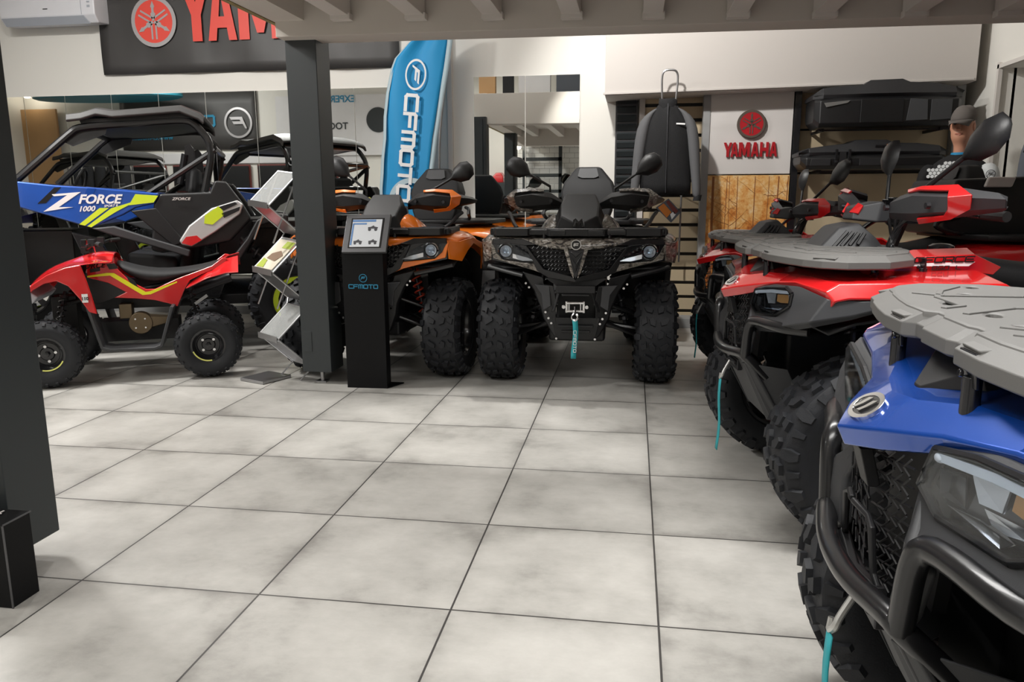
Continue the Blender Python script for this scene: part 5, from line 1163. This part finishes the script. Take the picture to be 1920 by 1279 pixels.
# --- zigzag brochure stand
def brochure():
    o = (-1.97, 3.05, 0); r = empty('brochure_stand', (-2.0, 3.0, 0), 0, 'folding silver brochure stand with tilted clear trays left of the grey column', 'brochure stand')
    e = V((.18, -.08, -.02)); t = V((.19, .08, .20))
    def P(*a): return V(a)-V(o)
    trays = [P(-2.09, 3.06, 1.185), P(-2.09, 3.06, .755), P(-2.08, 3.06, .315)]
    for i, p in enumerate(trays):
        a, b, c, d = p, p+e, p+e+t, p+t
        tr = MB().prism([a, b, c, d], .006).build('tray', 'acrylic', r)
        mb = MB()
        for u, v in ((a, d), (b, c), (d, c)): mb.tube([u, v], .007, 6)
        mb.tube([a, b], .009, 6).prism([a+V((0, -.01, -.02)), b+V((0, -.01, -.02)), b+V((-.0, -.012, .02)), a+V((-.0, -.012, .02))], (0, -.006, 0)); mb.build('tray_frame', 'steel', tr)
        if i == 1:
            n_ = e.cross(t).normalized()*.008
            MB().prism([a.lerp(b, .08)+t*.06+n_, b.lerp(a, .08)+t*.06+n_, b.lerp(a, .08)+t*.94+n_, a.lerp(b, .08)+t*.94+n_], .003).build('brochure', 'paper', tr)
            MB().prism([a.lerp(b, .1)+t*.08+n_*1.6, a.lerp(b, .45)+t*.08+n_*1.6, a.lerp(b, .35)+t*.3+n_*1.6, a.lerp(b, .12)+t*.34+n_*1.6], .001).prism([a.lerp(b, .5)+t*.7+n_*1.6, b.lerp(a, .1)+t*.7+n_*1.6, b.lerp(a, .1)+t*.9+n_*1.6, a.lerp(b, .5)+t*.9+n_*1.6], .001).build('green_print', 'paper_green', tr)
            MB().prism([a.lerp(b, .25)+t*.35+n_*1.6, a.lerp(b, .7)+t*.3+n_*1.6, a.lerp(b, .85)+t*.5+n_*1.6, a.lerp(b, .6)+t*.62+n_*1.6, a.lerp(b, .3)+t*.5+n_*1.6], .001).build('vehicle_print', 'paper_brown', tr)
    mb = MB(); back = V((.20, .10, -.20))
    for i, p in enumerate(trays):
        for q in (p, p+e):
            mb.tube([q, q+back], .006, 6)
            if i < 2: mb.tube([q+back, trays[i+1]+(q-p)+t], .006, 6); mb.tube([q+t, q+V((.0, .04, -.24))], .006, 6)
            else: mb.tube([q+back, q+V((.10, .1, -.30))], .006, 6)
    mb.build('folding_frame', 'steel', r)
    for t_ in trays: MB().prism([t_+V((.02, .01, -.02)), t_+e+V((.02, .01, -.02)), t_+e+back, t_+back], .004).build('rear_plate', 'steel', r)
    MB().box((-.09, .03, .012), (.24, .26, .02), (0, 0, -.4)).build('base_plate', 'steel', r, bevel=.003)
brochure()
o_ = bpy.data.objects['brochure_stand']; o_.location = (.50005+(o_.location.x-.50005)*.925, -2.00671+(o_.location.y+2.00671)*.925, 0); o_.scale = (.92, .92, .98)

# --- display wall on the right
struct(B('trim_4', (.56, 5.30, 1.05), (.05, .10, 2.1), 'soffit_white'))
def louvre():
    r = empty('louvre_panel', (.42, 5.36, 0), 0, 'tall dark grey louvred panel at the left end of the display wall', 'panel')
    MB().box((.0, 0, 1.05), (.20, .04, 2.08)).build('backing', 'dark_steel', r)
    mb = MB()
    for k in range(26): mb.box((0, -.03, .1+.078*k), (.17, .03, .05), (.5, 0, 0))
    mb.build('louvres', 'column_grey', r)
louvre()
def slatbay():
    r = empty('slatwall_panel', (.83, 5.28, 0), 0, 'beige slatted wall panel with dark grooves behind the black jacket', 'slatwall')
    z = [.13+.1333*k for k in range(15)]
    MB().box((0, .05, 1.05), (.56, .02, 2.08)).build('backing', 'tile_dark', r)
    for a, b in zip([.0]+z, z+[2.1]): B('slat', (0, .02, (a+b)/2), (.55, .03, b-a-.03), 'slat_board', r, bevel=.002)
slatbay()
tag(B('display_post', (1.12, 5.20, 1.05), (.06, .12, 2.1), 'trim_grey', bevel=.003), 'grey upright post between the jacket bay and the white sign', 'post')
tag(B('display_post', (1.885, 5.20, 1.05), (.055, .12, 2.1), 'gloss_black', bevel=.003), 'black upright post right of the white sign board', 'post')
tag(B('display_post', (3.20, 5.24, 1.05), (.07, .10, 2.1), 'trim_grey', bevel=.003), 'grey upright post at the right end of the shelf wall', 'post')
struct(B('trim_5', (1.7, 5.20, .045), (3.1, .25, .09), 'trim_grey', bevel=.004))
def signboard():
    o = (1.50, 5.17, 1.38); r = empty('sign_board', o, 0, 'white sign board with a round emblem and raised red letters', 'sign')
    B('board', (1.50, 5.165, 1.735), (.70, .03, .71), 'sign_board', r, bevel=.003, off=o)
    T = Matrix.Translation(-V(o))
    MB().disc((0, 0, .006), .122, .02, 'z', 40).xf(T @ frame((1.50, 5.14, 1.805), (1, 0, 0), (0, -1, 0))).build('emblem_disc', 'sign_grey', r, bevel=.002)
    fork_emblem(.118, T @ frame((1.50, 5.118, 1.805), (1, 0, 0), (0, -1, 0)), 'sign_red', 'sign_grey', 'emblem_ring', r)
    brand_text(.213, T @ frame((1.275, 5.135, 1.528), (1, 0, 0), (0, -1, 0)), .008, 'sign_red', 'raised_letter', r)
signboard()
def poster():
    o = (1.50, 5.17, .10); r = empty('forest_poster', o, 0, 'golden autumn forest photo print under the white sign board', 'poster')
    B('print', (1.50, 5.16, .735), (.70, .02, 1.27), 'forest_print', r, off=o)
    random.seed(3)
    for x, w_, ln in ((1.20, .028, 0), (1.30, .007, .02), (1.42, .008, -.01), (1.56, .010, .0), (1.66, .006, .02), (1.74, .014, .02), (1.81, .008, .03), (1.36, .005, -.02)):
        mb = MB().prism([(x-w_/2, 5.149, .11), (x+w_/2, 5.149, .11), (x+w_*.35+ln, 5.149, 1.36), (x-w_*.35+ln, 5.149, 1.36)], (0, -.001, 0))
        for k in range(7):
            z = .5+random.random()*.8; s_ = random.choice((-1, 1)); l = random.uniform(.06, .2)
            p = V((x+ln*.5, 5.148, z)); dz = random.uniform(.01, .05)
            for sg in range(4):
                q = V((max(1.16, min(1.84, p.x+s_*l/4)), 5.148, min(1.36, p.z+dz+random.uniform(-.02, .03)))); mb.prism([p, q, q+V((0, 0, .0035-.0007*sg)), p+V((0, 0, .004-.0007*sg))], (0, -.0008, 0)); p = q
        mb.build('printed_tree', 'bark', r, smooth=0, off=o)
mat('bark', srgb(150, 92, 50), .6)
poster()
def shelfwall():
    r = empty('shelf_panel', (2.54, 5.28, 0), 0, 'beige back panel carrying the two black cargo boxes', 'slatwall')
    MB().box((0, .05, 1.05), (1.26, .02, 2.08)).build('backing', 'tile_dark', r)
    for a, b in ((.0, .36), (.37, .73), (.74, 1.06), (1.07, 1.38), (1.395, 1.755), (1.77, 2.10)): B('panel_board', (0, .02, (a+b)/2), (1.24, .03, b-a-.004), 'slat_board', r, bevel=.001)
    for z in (1.40, 1.735):
        mb = MB().box((-.5, -.2, z-.012), (.02, .40, .024)).box((.42, -.2, z-.012), (.02, .40, .024)).box((0, -.38, z-.012), (1.06, .02, .014)); mb.build('shelf_bracket', 'dark_steel', r)
shelfwall()
def cargo(nm, o, top, bot, h0, label, D, prof_hi, m1='cargo_black', low=False):
    """rear cargo case: stepped lid over a tapered body"""
    r = empty(nm, o, 0, label, 'cargo box')
    x0, x1 = -.56, .56
    def ring(x, y0, y1, z0, z1, c=.03): return [(x, y0+c, z0), (x, y0, z0+c), (x, y0, z1-c), (x, y0+c, z1), (x, y1-c, z1), (x, y1, z1-c), (x, y1, z0+c), (x, y1-c, z0)]
    H = h0
    xs_ = [x0, x0+.04, x0+.14, x0+.40, x0+.56, x0+.72, x0+.98, x1-.04, x1]
    ya = [-D*.30, -D*.42, -D*.46, -D*.5, -D*.5, -D*.5, -D*.46, -D*.42, -D*.30]
    za = [.05, .0, .0, -.0, -.0, .0, .0, .0, .05]
    MB().loft([ring(x, y, D*.45, z, H) for x, y, z in zip(xs_, ya, za)]).build('case_body', m1, r, bevel=.008, smooth=25)
    mb = MB()
    zt = prof_hi
    xs2 = [x0-.01, x0+.06, x0+.22, x0+.37, x0+.42, x0+.66, x0+.72, x1-.22, x1-.06, x1+.01]
    mb.loft([[(x, -D*.40 if 0 < i < 9 else -D*.25, H-.01), (x, -D*.49 if 2 < i < 7 else -D*.42 if 0 < i < 9 else -D*.25, H+.02), (x, -D*.34, zt[i]), (x, D*.34, zt[i]), (x, D*.46, H+.02), (x, D*.44, H-.01)] for i, x in enumerate(xs2)])
    mb.build('lid', 'cargo_grey', r, bevel=.006, smooth=25)
    return r
b1 = cargo('cargo_box', (2.50, 4.92, 1.735), 0, 0, .235, 'large black angular cargo box on the upper wall brackets', .42, [.26, .31, .325, .33, .365, .37, .345, .335, .30, .27])
MB().prism([(.13, -.208, .04), (.29, -.206, .045), (.28, -.206, .20), (.15, -.208, .21)], (0, -.004, 0)).prism([(.31, -.200, .04), (.47, -.185, .05), (.47, -.185, .20), (.31, -.200, .20)], (0, -.006, 0)).build('facets', 'cargo_facet', b1, bevel=.002)
MB().prism([(-.22, -.215, .03), (.10, -.215, .03), (.10, -.215, .21), (-.22, -.215, .21)], (0, -.006, 0)).build('front_panel', 'cargo_black', b1, bevel=.004)
MB().prism([(-.50, -.198, .19), (-.30, -.206, .205), (-.32, -.206, .185), (-.48, -.198, .155)], (0, -.004, 0)).build('side_glint_panel', 'rack_grey', b1, bevel=.002)
b2 = cargo('cargo_box', (2.42, 4.92, 1.40), 0, 0, .12, 'flatter black cargo box with two latches on the lower brackets', .42, [.14, .175, .195, .21, .235, .235, .21, .205, .185, .14])
for x in (-.30, -.20): MB().box((x, -.215, .11), (.022, .02, .10), (.1, 0, .1)).box((x, -.218, .06), (.028, .02, .02)).build('latch', 'gloss_black', b2, bevel=.004)
MB().box((-.25, -.213, .09), (.05, .01, .10)).build('lock_plate', 'dark_steel', b2); B('orange_label', (.13, -.19, .185), (.085, .012, .02), 'orange_label', b2, rot=(.5, 0, 0)); B('grey_label', (.04, -.19, .185), (.08, .012, .016), 'cargo_grey', b2, rot=(.5, 0, 0))
MB().prism([(-.50, -.205, .03), (-.34, -.209, .03), (-.34, -.209, .085), (-.49, -.205, .085)], (0, -.006, 0)).prism([(-.12, -.214, .03), (.10, -.214, .03), (.08, -.214, .085), (-.12, -.214, .085)], (0, -.006, 0)).build('facets', 'cargo_grey', b2, bevel=.003)

# --- jacket on a hanger
def jacket():
    o = (.77, 5.0, 1.2); r = empty('jacket', o, 0, 'black zip jacket with grey sleeves hanging on the slatted wall', 'jacket')
    def P(l): return [(x-o[0], y-o[1], z-o[2]) for x, y, z in l]
    rows = []
    for z, w_, d in ((1.20, .222, .075), (1.30, .222, .08), (1.45, .216, .085), (1.60, .212, .09), (1.72, .206, .09), (1.83, .176, .082), (1.90, .130, .068), (1.945, .095, .052), (1.96, .085, .045)):
        n = 28; rows.append([(.775+w_*math.cos(a)*(1+.012*math.sin(5*a+z*9)), 5.0+d*math.sin(a)*(1+.12*math.sin(7*a+z*13)), z+.006*math.sin(4*a)) for a in [i*2*PI/n for i in range(n)]])
    MB().grid([P(q) for q in rows], True).build('body', 'jacket_black', r, solid=.006, smooth=80)
    rows = []
    for z, w_ in ((1.93, .075), (1.97, .08), (2.01, .075), (2.015, .066), (1.96, .066)):
        n = 20; rows.append([(.775+w_*math.cos(a), 5.0+w_*.7*math.sin(a), z+(.0 if math.sin(a) < 0 else .012)) for a in [i*2*PI/n for i in range(n)]])
    MB().grid([P(q) for q in rows], True).build('collar', 'jacket_black', r, smooth=80)
    for s_ in (1, -1):
        cl = [(.775+s_*.085, 5.0, 1.945), (.775+s_*.155, 5.0, 1.895), (.775+s_*.205, 4.99, 1.80), (.775+s_*.232, 4.98, 1.60), (.775+s_*.250, 4.975, 1.42), (.775+s_*.268, 4.97, 1.24), (.775+s_*.266, 4.965, 1.17)]
        rd = [.034, .064, .076, .066, .056, .048, .042]
        n = 14; rg = []
        for (x, y, z), q in zip(cl, rd): rg.append([(x+q*math.cos(a)*(.8), y+q*math.sin(a)*.9, z+q*math.cos(a)*.25*(-s_)) for a in [i*2*PI/n for i in range(n)]])
        MB().loft([P(q) for q in rg]).build('sleeve', 'jacket_grey', r, smooth=70, subsurf=1)
        MB().loft([P([(x+.034*math.cos(a), y+.036*math.sin(a), z) for a in [i*2*PI/12 for i in range(12)]]) for x, y, z in ((.775+s_*.282, 4.968, 1.20), (.775+s_*.272, 4.965, 1.15))]).build('cuff', 'jacket_black', r)
    MB().tube(P([(.775, 4.918, 1.97), (.775, 4.905, 1.85), (.775, 4.905, 1.22)]), .004, 6).build('zip', 'dark_steel', r)
    B('chest_label', (.885, 4.915, 1.80), (.075, .006, .013), 'white_decal', r, off=o, rot=(0, .06, 0)); B('neck_label', (.79, 5.02, 1.975), (.05, .004, .02), 'sign_red', r, off=o)
jacket()
tag(MB().curve([(.735, 5.0, 1.93), (.725, 4.99, 2.0), (.715, 4.97, 2.20), (.735, 4.96, 2.25), (.83, 4.96, 2.25), (.855, 4.97, 2.20), (.84, 4.99, 2.0), (.835, 5.0, 1.93)], .009, 8).tube([(.60, 5.0, 1.88), (.785, 5.0, 1.935), (.96, 5.0, 1.88)], .008).tube([(.785, 5.0, 1.95), (.785, 5.42, 1.97)], .012).build('coat_hanger', 'steel'), 'tall steel hanger loop holding the black jacket', 'hanger')
tag(MB().tube([(.925, 5.14, 1.22), (.922, 5.14, .60)], .009, 8).tube([(.925, 5.14, 1.2), (.925, 5.29, 1.2)], .008).build('display_rod', 'steel'), 'thin grey vertical rod below the black jacket', 'rod')
lf = MB().prism([(.70, 5.08, 1.09), (.81, 5.08, 1.17), (.925, 5.08, 1.05), (.84, 5.08, .955)], (0, .006, 0)).build('leaflet', 'vest_blue_grey'); tag(lf, 'tilted colour leaflet below the black jacket', 'leaflet')
MB().prism([(.72, 5.079, 1.09), (.77, 5.079, 1.128), (.84, 5.079, 1.05), (.80, 5.079, 1.0)], (0, -.001, 0)).build('printed_patch', 'orange_label', lf); MB().prism([(.79, 5.079, 1.14), (.81, 5.079, 1.155), (.90, 5.079, 1.06), (.87, 5.079, 1.03)], (0, -.001, 0)).build('printed_patch', 'brick_red', lf); MB().prism([(.83, 5.079, 1.03), (.86, 5.079, 1.06), (.88, 5.079, 1.03), (.845, 5.079, .985)], (0, -.001, 0)).build('printed_patch', 'white_decal', lf)

for nm_ in ('jacket', 'coat_hanger'):
    o_ = bpy.data.objects[nm_]
    c_ = V((.50005, -2.00671, 1.19109)); k_ = .972
    if nm_ == 'jacket': o_.location = c_+(o_.location-c_)*k_; o_.scale = (k_,)*3
    else:
        o_.data.transform(Matrix.Translation(c_) @ Matrix.Scale(k_, 4) @ Matrix.Translation(-c_))
MB().tube([(.81, 5.085, 1.14), (.81, 5.29, 1.16)], .003, 6).build('wire_clip', 'steel', lf)
# --- mannequin bust with cap, garments at the right edge
def mannequin():
    r = empty('mannequin', (2.93, 4.38, 0), A(-36), 'mannequin in a grey cap and black jersey with white honeycomb print', 'mannequin')
    MB().tube([(0, 0, 0), (0, 0, .95)], .02, 10).disc((0, 0, .01), .16, .02, 'z', 24).build('stand', 'steel', r)
    rg = []
    for z, w_, d in ((.88, .14, .09), (.95, .155, .10), (1.10, .15, .095), (1.25, .19, .11), (1.36, .205, .115), (1.43, .19, .10), (1.475, .10, .07), (1.50, .06, .06)):
        rg.append([(w_*math.cos(a), d*math.sin(a), z) for a in [i*2*PI/20 for i in range(20)]])
    MB().loft(rg).build('jersey', 'jacket_black', r, smooth=80, subsurf=1)
    rg = []
    for z, w_, d, y in ((1.46, .052, .056, .0), (1.54, .046, .05, .0), (1.575, .052, .062, -.008), (1.60, .066, .080, -.014), (1.63, .073, .088, -.01), (1.67, .076, .094, -.0), (1.72, .077, .096, .004), (1.77, .072, .09, .008), (1.81, .05, .065, .01), (1.825, .015, .02, .01)):
        rg.append([(w_*math.cos(a), y+d*math.sin(a), z) for a in [i*2*PI/24 for i in range(24)]])
    h = MB().loft(rg).build('head', 'skin', r, smooth=80, subsurf=1)
    MB().loft([[(-.006, -.085, 1.715), (.006, -.085, 1.715), (.006, -.080, 1.72), (-.006, -.080, 1.72)], [(-.016, -.112, 1.668), (.016, -.112, 1.668), (.014, -.085, 1.675), (-.014, -.085, 1.675)], [(-.014, -.10, 1.66), (.014, -.10, 1.66), (.012, -.08, 1.66), (-.012, -.08, 1.66)]]).build('nose', 'skin', h, bevel=.004, smooth=60)
    MB().loft([[(-.028, -.090, 1.634), (.028, -.090, 1.634), (.0, -.080, 1.62)], [(-.022, -.103, 1.636), (.022, -.103, 1.636), (.0, -.098, 1.622)], [(-.024, -.092, 1.645), (.024, -.092, 1.645), (.0, -.09, 1.65)]]).build('mouth', 'lip', h, bevel=.003, smooth=60)
    for s_ in (1, -1):
        MB().ball((.031*s_, -.082, 1.712), (.014, .008, .007), 8).build('eye', 'dark_steel', h)
        MB().ball((.076*s_, .0, 1.69), (.010, .022, .032), 8).build('ear', 'skin', h)
    rg = []
    for z, w_, d in ((1.725, .084, .104), (1.76, .088, .108), (1.80, .082, .10), (1.84, .060, .075), (1.855, .02, .03)): rg.append([(w_*math.cos(a), .005+d*math.sin(a), z-(.012 if a > PI else 0)) for a in [i*2*PI/24 for i in range(24)]])
    cp = MB().loft(rg).build('cap', 'cap_grey', r, smooth=80, subsurf=1)
    rows = []
    for k in range(5):
        f = k/4; rows.append([((.085-.012*f)*math.cos(a)*(1-.15*f), -.06+(-.05-.10*f)*math.sin(a)-.03*f, 1.738-.03*f-.02*math.cos(a)**2*f) for a in [PI*i/12 for i in range(13)]])
    MB().grid(rows).build('cap_visor', 'cap_grey', cp, solid=.004, smooth=80)
    MB().lathe([(1.475, .062), (1.50, .064), (1.505, .056)], (0, 0, 0), 'z', 20).build('neck_trim', 'accent_blue', r)
    mb = MB()
    for i in range(7):
        for j in range(5):
            x = -.17+.028*i+(.014 if j % 2 else 0); z = 1.33+.024*j
            if -.18 < x < .01 and z < 1.45+.4*(x): mb.prism([(x+.0135*math.cos(a), -.128-.0*abs(x), z+.0135*math.sin(a)) for a in [PI/6+q*PI/3 for q in range(6)]], (0, .02, 0))
    mb.build('honeycomb_print', 'jersey_white', r, smooth=0)
    for s_ in (1, -1):
        rg = []
        for x, z, q in ((.17, 1.42, .05), (.215, 1.38, .062), (.235, 1.30, .060), (.245, 1.22, .055), (.25, 1.10, .048), (.25, .98, .042)): rg.append([(s_*(x+q*math.cos(a)*.85), q*math.sin(a)-.01, z+q*math.cos(a)*.3) for a in [i*2*PI/16 for i in range(16)]])
        MB().loft(rg).build('sleeve', 'jersey_white' if s_ > 0 else 'jacket_black', r, smooth=80, subsurf=1)
    logo_f(.032, frame((.235, -.078, 1.34), (1, 0, 0), (0, -1, 0)), 'decal_black', 'sleeve_emblem', r); wide_text('CFMOTO', .020, frame((.235, -.076, 1.275), (1, 0, 0), (0, -1, 0)), 'decal_black', 'sleeve_lettering', r, .26, 1.1, .3)
mat('lip', srgb(176, 112, 92), .5)
mannequin()
def backpack():
    r = empty('backpack', (3.27, 3.88, 1.0), A(20), 'black and grey backpack with blue edging hanging at the right edge', 'backpack')
    rg = []
    for z, w_, d in ((.0, .13, .06), (.08, .17, .09), (.3, .18, .10), (.5, .17, .09), (.62, .12, .06), (.66, .05, .03)): rg.append([(w_*math.cos(a), d*math.sin(a), z) for a in [i*2*PI/18 for i in range(18)]])
    MB().loft(rg).build('bag_body', 'vest_blue_grey', r, smooth=80, subsurf=1)
    MB().curve([(-.10, -.06, .62), (-.16, -.12, .45), (-.17, -.12, .2), (-.12, -.08, .05)], .028, 8).build('shoulder_strap', 'fabric_dark', r)
    MB().curve([(-.02, -.06, .66), (-.07, -.11, .60), (-.06, -.12, .52), (.0, -.11, .48)], .018, 8).build('blue_edging', 'accent_blue', r)
    MB().curve([(-.12, -.06, .64), (-.20, -.08, .55), (-.24, -.08, .47)], .004, 6).build('loose_strap', 'fabric_dark', r)
    MB().tube([(0, 0, .64), (.0, .02, .80), (.12, .04, .86)], .008, 8).build('hook', 'steel', r)
backpack()
# ================================================================== the shop behind the camera, seen in the mirrors
def back_banner():
    o = (-9.3, -3.58, 2.25); r = empty('rear_banner', o, 0, 'black banner with a teal name and a ring logo, reflected in the left mirrors', 'banner')
    rows = [[(-11.0+3.3*i/20, -3.56+.012*math.sin(i*.9+j), 2.25+1.3*j/4) for i in range(21)] for j in range(5)]
    MB().grid(rows).build('banner_sheet', 'banner_dark', r, solid=.004, smooth=80, off=o)
    T = Matrix.Translation(-V(o))
    wide_text('CFMOTO', .21, T @ frame((-9.45, -3.53, 2.87), (-1, 0, 0), (0, 1, 0)), 'logo_teal', 'banner_lettering', r, .24, 1.0, .2)
    text('www.cf-moto.fr', .16, T @ frame((-10.25, -3.53, 2.53), (-1, 0, 0), (0, 1, 0)), 'logo_teal', 'web_address', r, .001)
    logo_f(.33, T @ frame((-8.15, -3.53, 2.82), (-1, 0, 0), (0, 1, 0)), 'emblem_silver', 'banner_emblem', r)
back_banner()
def light_banner():
    o = (-5.4, -3.5, 2.1); r = empty('light_banner', o, 0, 'pale banner with teal and grey words, reflected right of the grey column', 'banner')
    B('banner_sheet', (-5.35, -3.52, 2.72), (1.25, .02, 1.26), 'cabinet_white', r, off=o)
    T = Matrix.Translation(-V(o))
    text('EXPERIENCE', .20, T @ frame((-5.98, -3.50, 3.26), (-1, 0, 0), (0, 1, 0)), 'logo_teal', 'lettering', r, .004)
    text('TOGETHER', .20, T @ frame((-6.12, -3.50, 2.70), (-1, 0, 0), (0, 1, 0)), 'column_grey', 'lettering', r, .004)
    B('banner_extension', (-6.6, -3.525, 2.72), (1.3, .02, 1.26), 'cabinet_white', r, off=o)
    MB().disc((-4.93, -3.5, 2.82), .26, .02, 'y', 32).build('logo_disc', 'column_grey', r, off=o)
light_banner()
o = MB().lathe([(-.06, .001), (-.06, .62), (-.03, .66), (.03, .66), (.06, .62), (.06, .001)], (0, 0, 0), 'z', 40).build('ceiling_disc', 'teal_disc'); o.scale = (2.6, 1, 1); o.location = (-10.7, -2.75, 3.34); tag(o, 'teal oval disc hung under the ceiling, reflected above the buggy roof', 'ceiling sign')
tag(MB().tube([(-10.7, -2.75, 3.39), (-10.7, -2.75, 4.0)], .02).build('hanging_rod', 'steel'), 'thin rod holding up the teal oval disc', 'rod')
# white partition with dark windows
for i in range(5):
    x = -10.4+1.02*i
    g = B('window_%d' % (i+1), (x, -3.55, 1.62), (.86, .05, .60), 'brick_red', None, bevel=.02); struct(g)
    B('pane', (x, -3.50, 1.62), (.80, .012, .54), 'deep_black', g, bevel=.05)
tag(MB().box((-8.3, -3.57, 1.20), (6.0, .04, .22)).box((-8.3, -3.57, 2.06), (6.0, .04, .24)).build('partition', 'cabinet_white', bevel=.02), 'white partition rails around a row of dark windows, reflected in the mirrors', 'partition')
mbx = None
for i, x in enumerate((-11.9, -11.6, -11.3, -11.0, -10.7)):
    mb = MB(); rg = []
    for z, w_, d in ((.9, .12, .10), (1.3, .13, .11), (1.75, .15, .11), (1.88, .12, .08), (1.95, .05, .05)): rg.append([(x+w_*math.cos(a), -3.1+d*math.sin(a), z+.02*i) for a in [q*2*PI/12 for q in range(12)]])
    o = mb.loft(rg).build('hanging_garment', 'fabric_dark', subsurf=1, smooth=80); tag(o, 'dark garment on the rear rail, seen only in the left mirrors', 'clothing', 'garments on the rear rail')
tag(MB().tube([(-12.1, -3.1, 2.0), (-10.5, -3.1, 2.0)], .015).tube([(-12.1, -3.1, 0), (-12.1, -3.1, 2.0)], .015).tube([(-10.5, -3.1, 0), (-10.5, -3.1, 2.0)], .015).build('clothes_rail', 'steel'), 'steel rail with dark garments, reflected in the left mirrors', 'clothes rail')
tag(B('wood_panel', (-13.0, -3.5, 1.6), (.9, .06, 3.2), 'wood_panel', bevel=.01), 'tall pine panel beside a spotlight, reflected at the far left', 'panel')
tag(MB().disc((-13.0, -3.2, 3.5), .09, .05, 'y', 20).build('wall_spotlight', 'lamp_glow'), 'glaring spotlight reflected at the far left of the mirrors', 'lamp')
# black shelving frame with white brick behind, under the mezzanine
tag(B('brick_wall_panel', (-1.3, -3.56, 1.6), (1.7, .06, 1.5), 'brick_white', bevel=.0), 'white painted brick behind a black frame, reflected in the middle mirror', 'wall panel')
mb = MB()
for x in (-1.75, -1.0): mb.box((x, -3.3, 1.3), (.07, .06, 2.6))
for z in (.6, .95, 1.3, 1.62, 1.95, 2.34): mb.box((-1.37, -3.3, z), (.8, .06, .07))
tag(mb.build('shelving_frame', 'column_grey'), 'black steel frame with cross bars, reflected in the middle mirror', 'shelf')
tag(MB().disc((-1.85, -3.1, 2.2), .06, .05, 'y', 16).build('wall_lamp', 'lamp_glow'), 'small bright lamp by the black frame, reflected in the middle mirror', 'lamp')
tag(MB().box((-1.85, -3.35, 2.2), (.03, .5, .03)).build('lamp_arm', 'steel'), 'thin steel arm holding the small bright lamp', 'bracket')
o = MB().loft([[(-2.42, -3.4, 1.48), (-2.18, -3.4, 1.48), (-2.18, -3.2, 1.48), (-2.42, -3.2, 1.48)], [(-2.44, -3.4, 1.62), (-2.16, -3.4, 1.62), (-2.18, -3.2, 1.60), (-2.40, -3.2, 1.60)], [(-2.36, -3.38, 1.70), (-2.22, -3.38, 1.70), (-2.24, -3.24, 1.68), (-2.34, -3.24, 1.68)]]).build('red_machine', 'red_paint', bevel=.02); tag(o, 'small red tool on a counter, reflected left in the middle mirror', 'tool')
tag(B('counter', (-2.3, -3.3, .74), (.6, .4, 1.48), 'column_grey', bevel=.01), 'dark counter under the small red tool, seen in the mirror', 'counter')
# things standing on the mezzanine, reflected at the top of the middle mirror
for x, w_, m_, lab in ((-1.45, .22, 'wood_panel', 'pine box on the mezzanine floor, leftmost in the middle mirror'), (-1.17, .14, 'fabric_dark', 'dark box beside the pine box on the mezzanine'), (-.82, .42, 'cabinet_white', 'white board on the mezzanine between the dark boxes'), (-.36, .34, 'vest_blue_grey', 'blue-grey poster board on the mezzanine'), (.12, .42, 'column_grey', 'dark poster board on the mezzanine near the red figure'), (.75, .10, 'wood_panel', 'narrow wooden post on the mezzanine right of the red figure')):
    tag(B('display_board', (x, 2.35, 2.78), (w_, .10, .56), m_, bevel=.004), lab, 'board')
tag(MB().ball((.43, 2.35, 2.83), (.05, .04, .06), 8).ball((.43, 2.35, 2.70), (.04, .035, .09), 8).box((.43, 2.35, 2.54), (.09, .06, .08)).build('red_figure', 'red_paint'), 'small red figure on the mezzanine ledge, seen in the middle mirror', 'figurine')
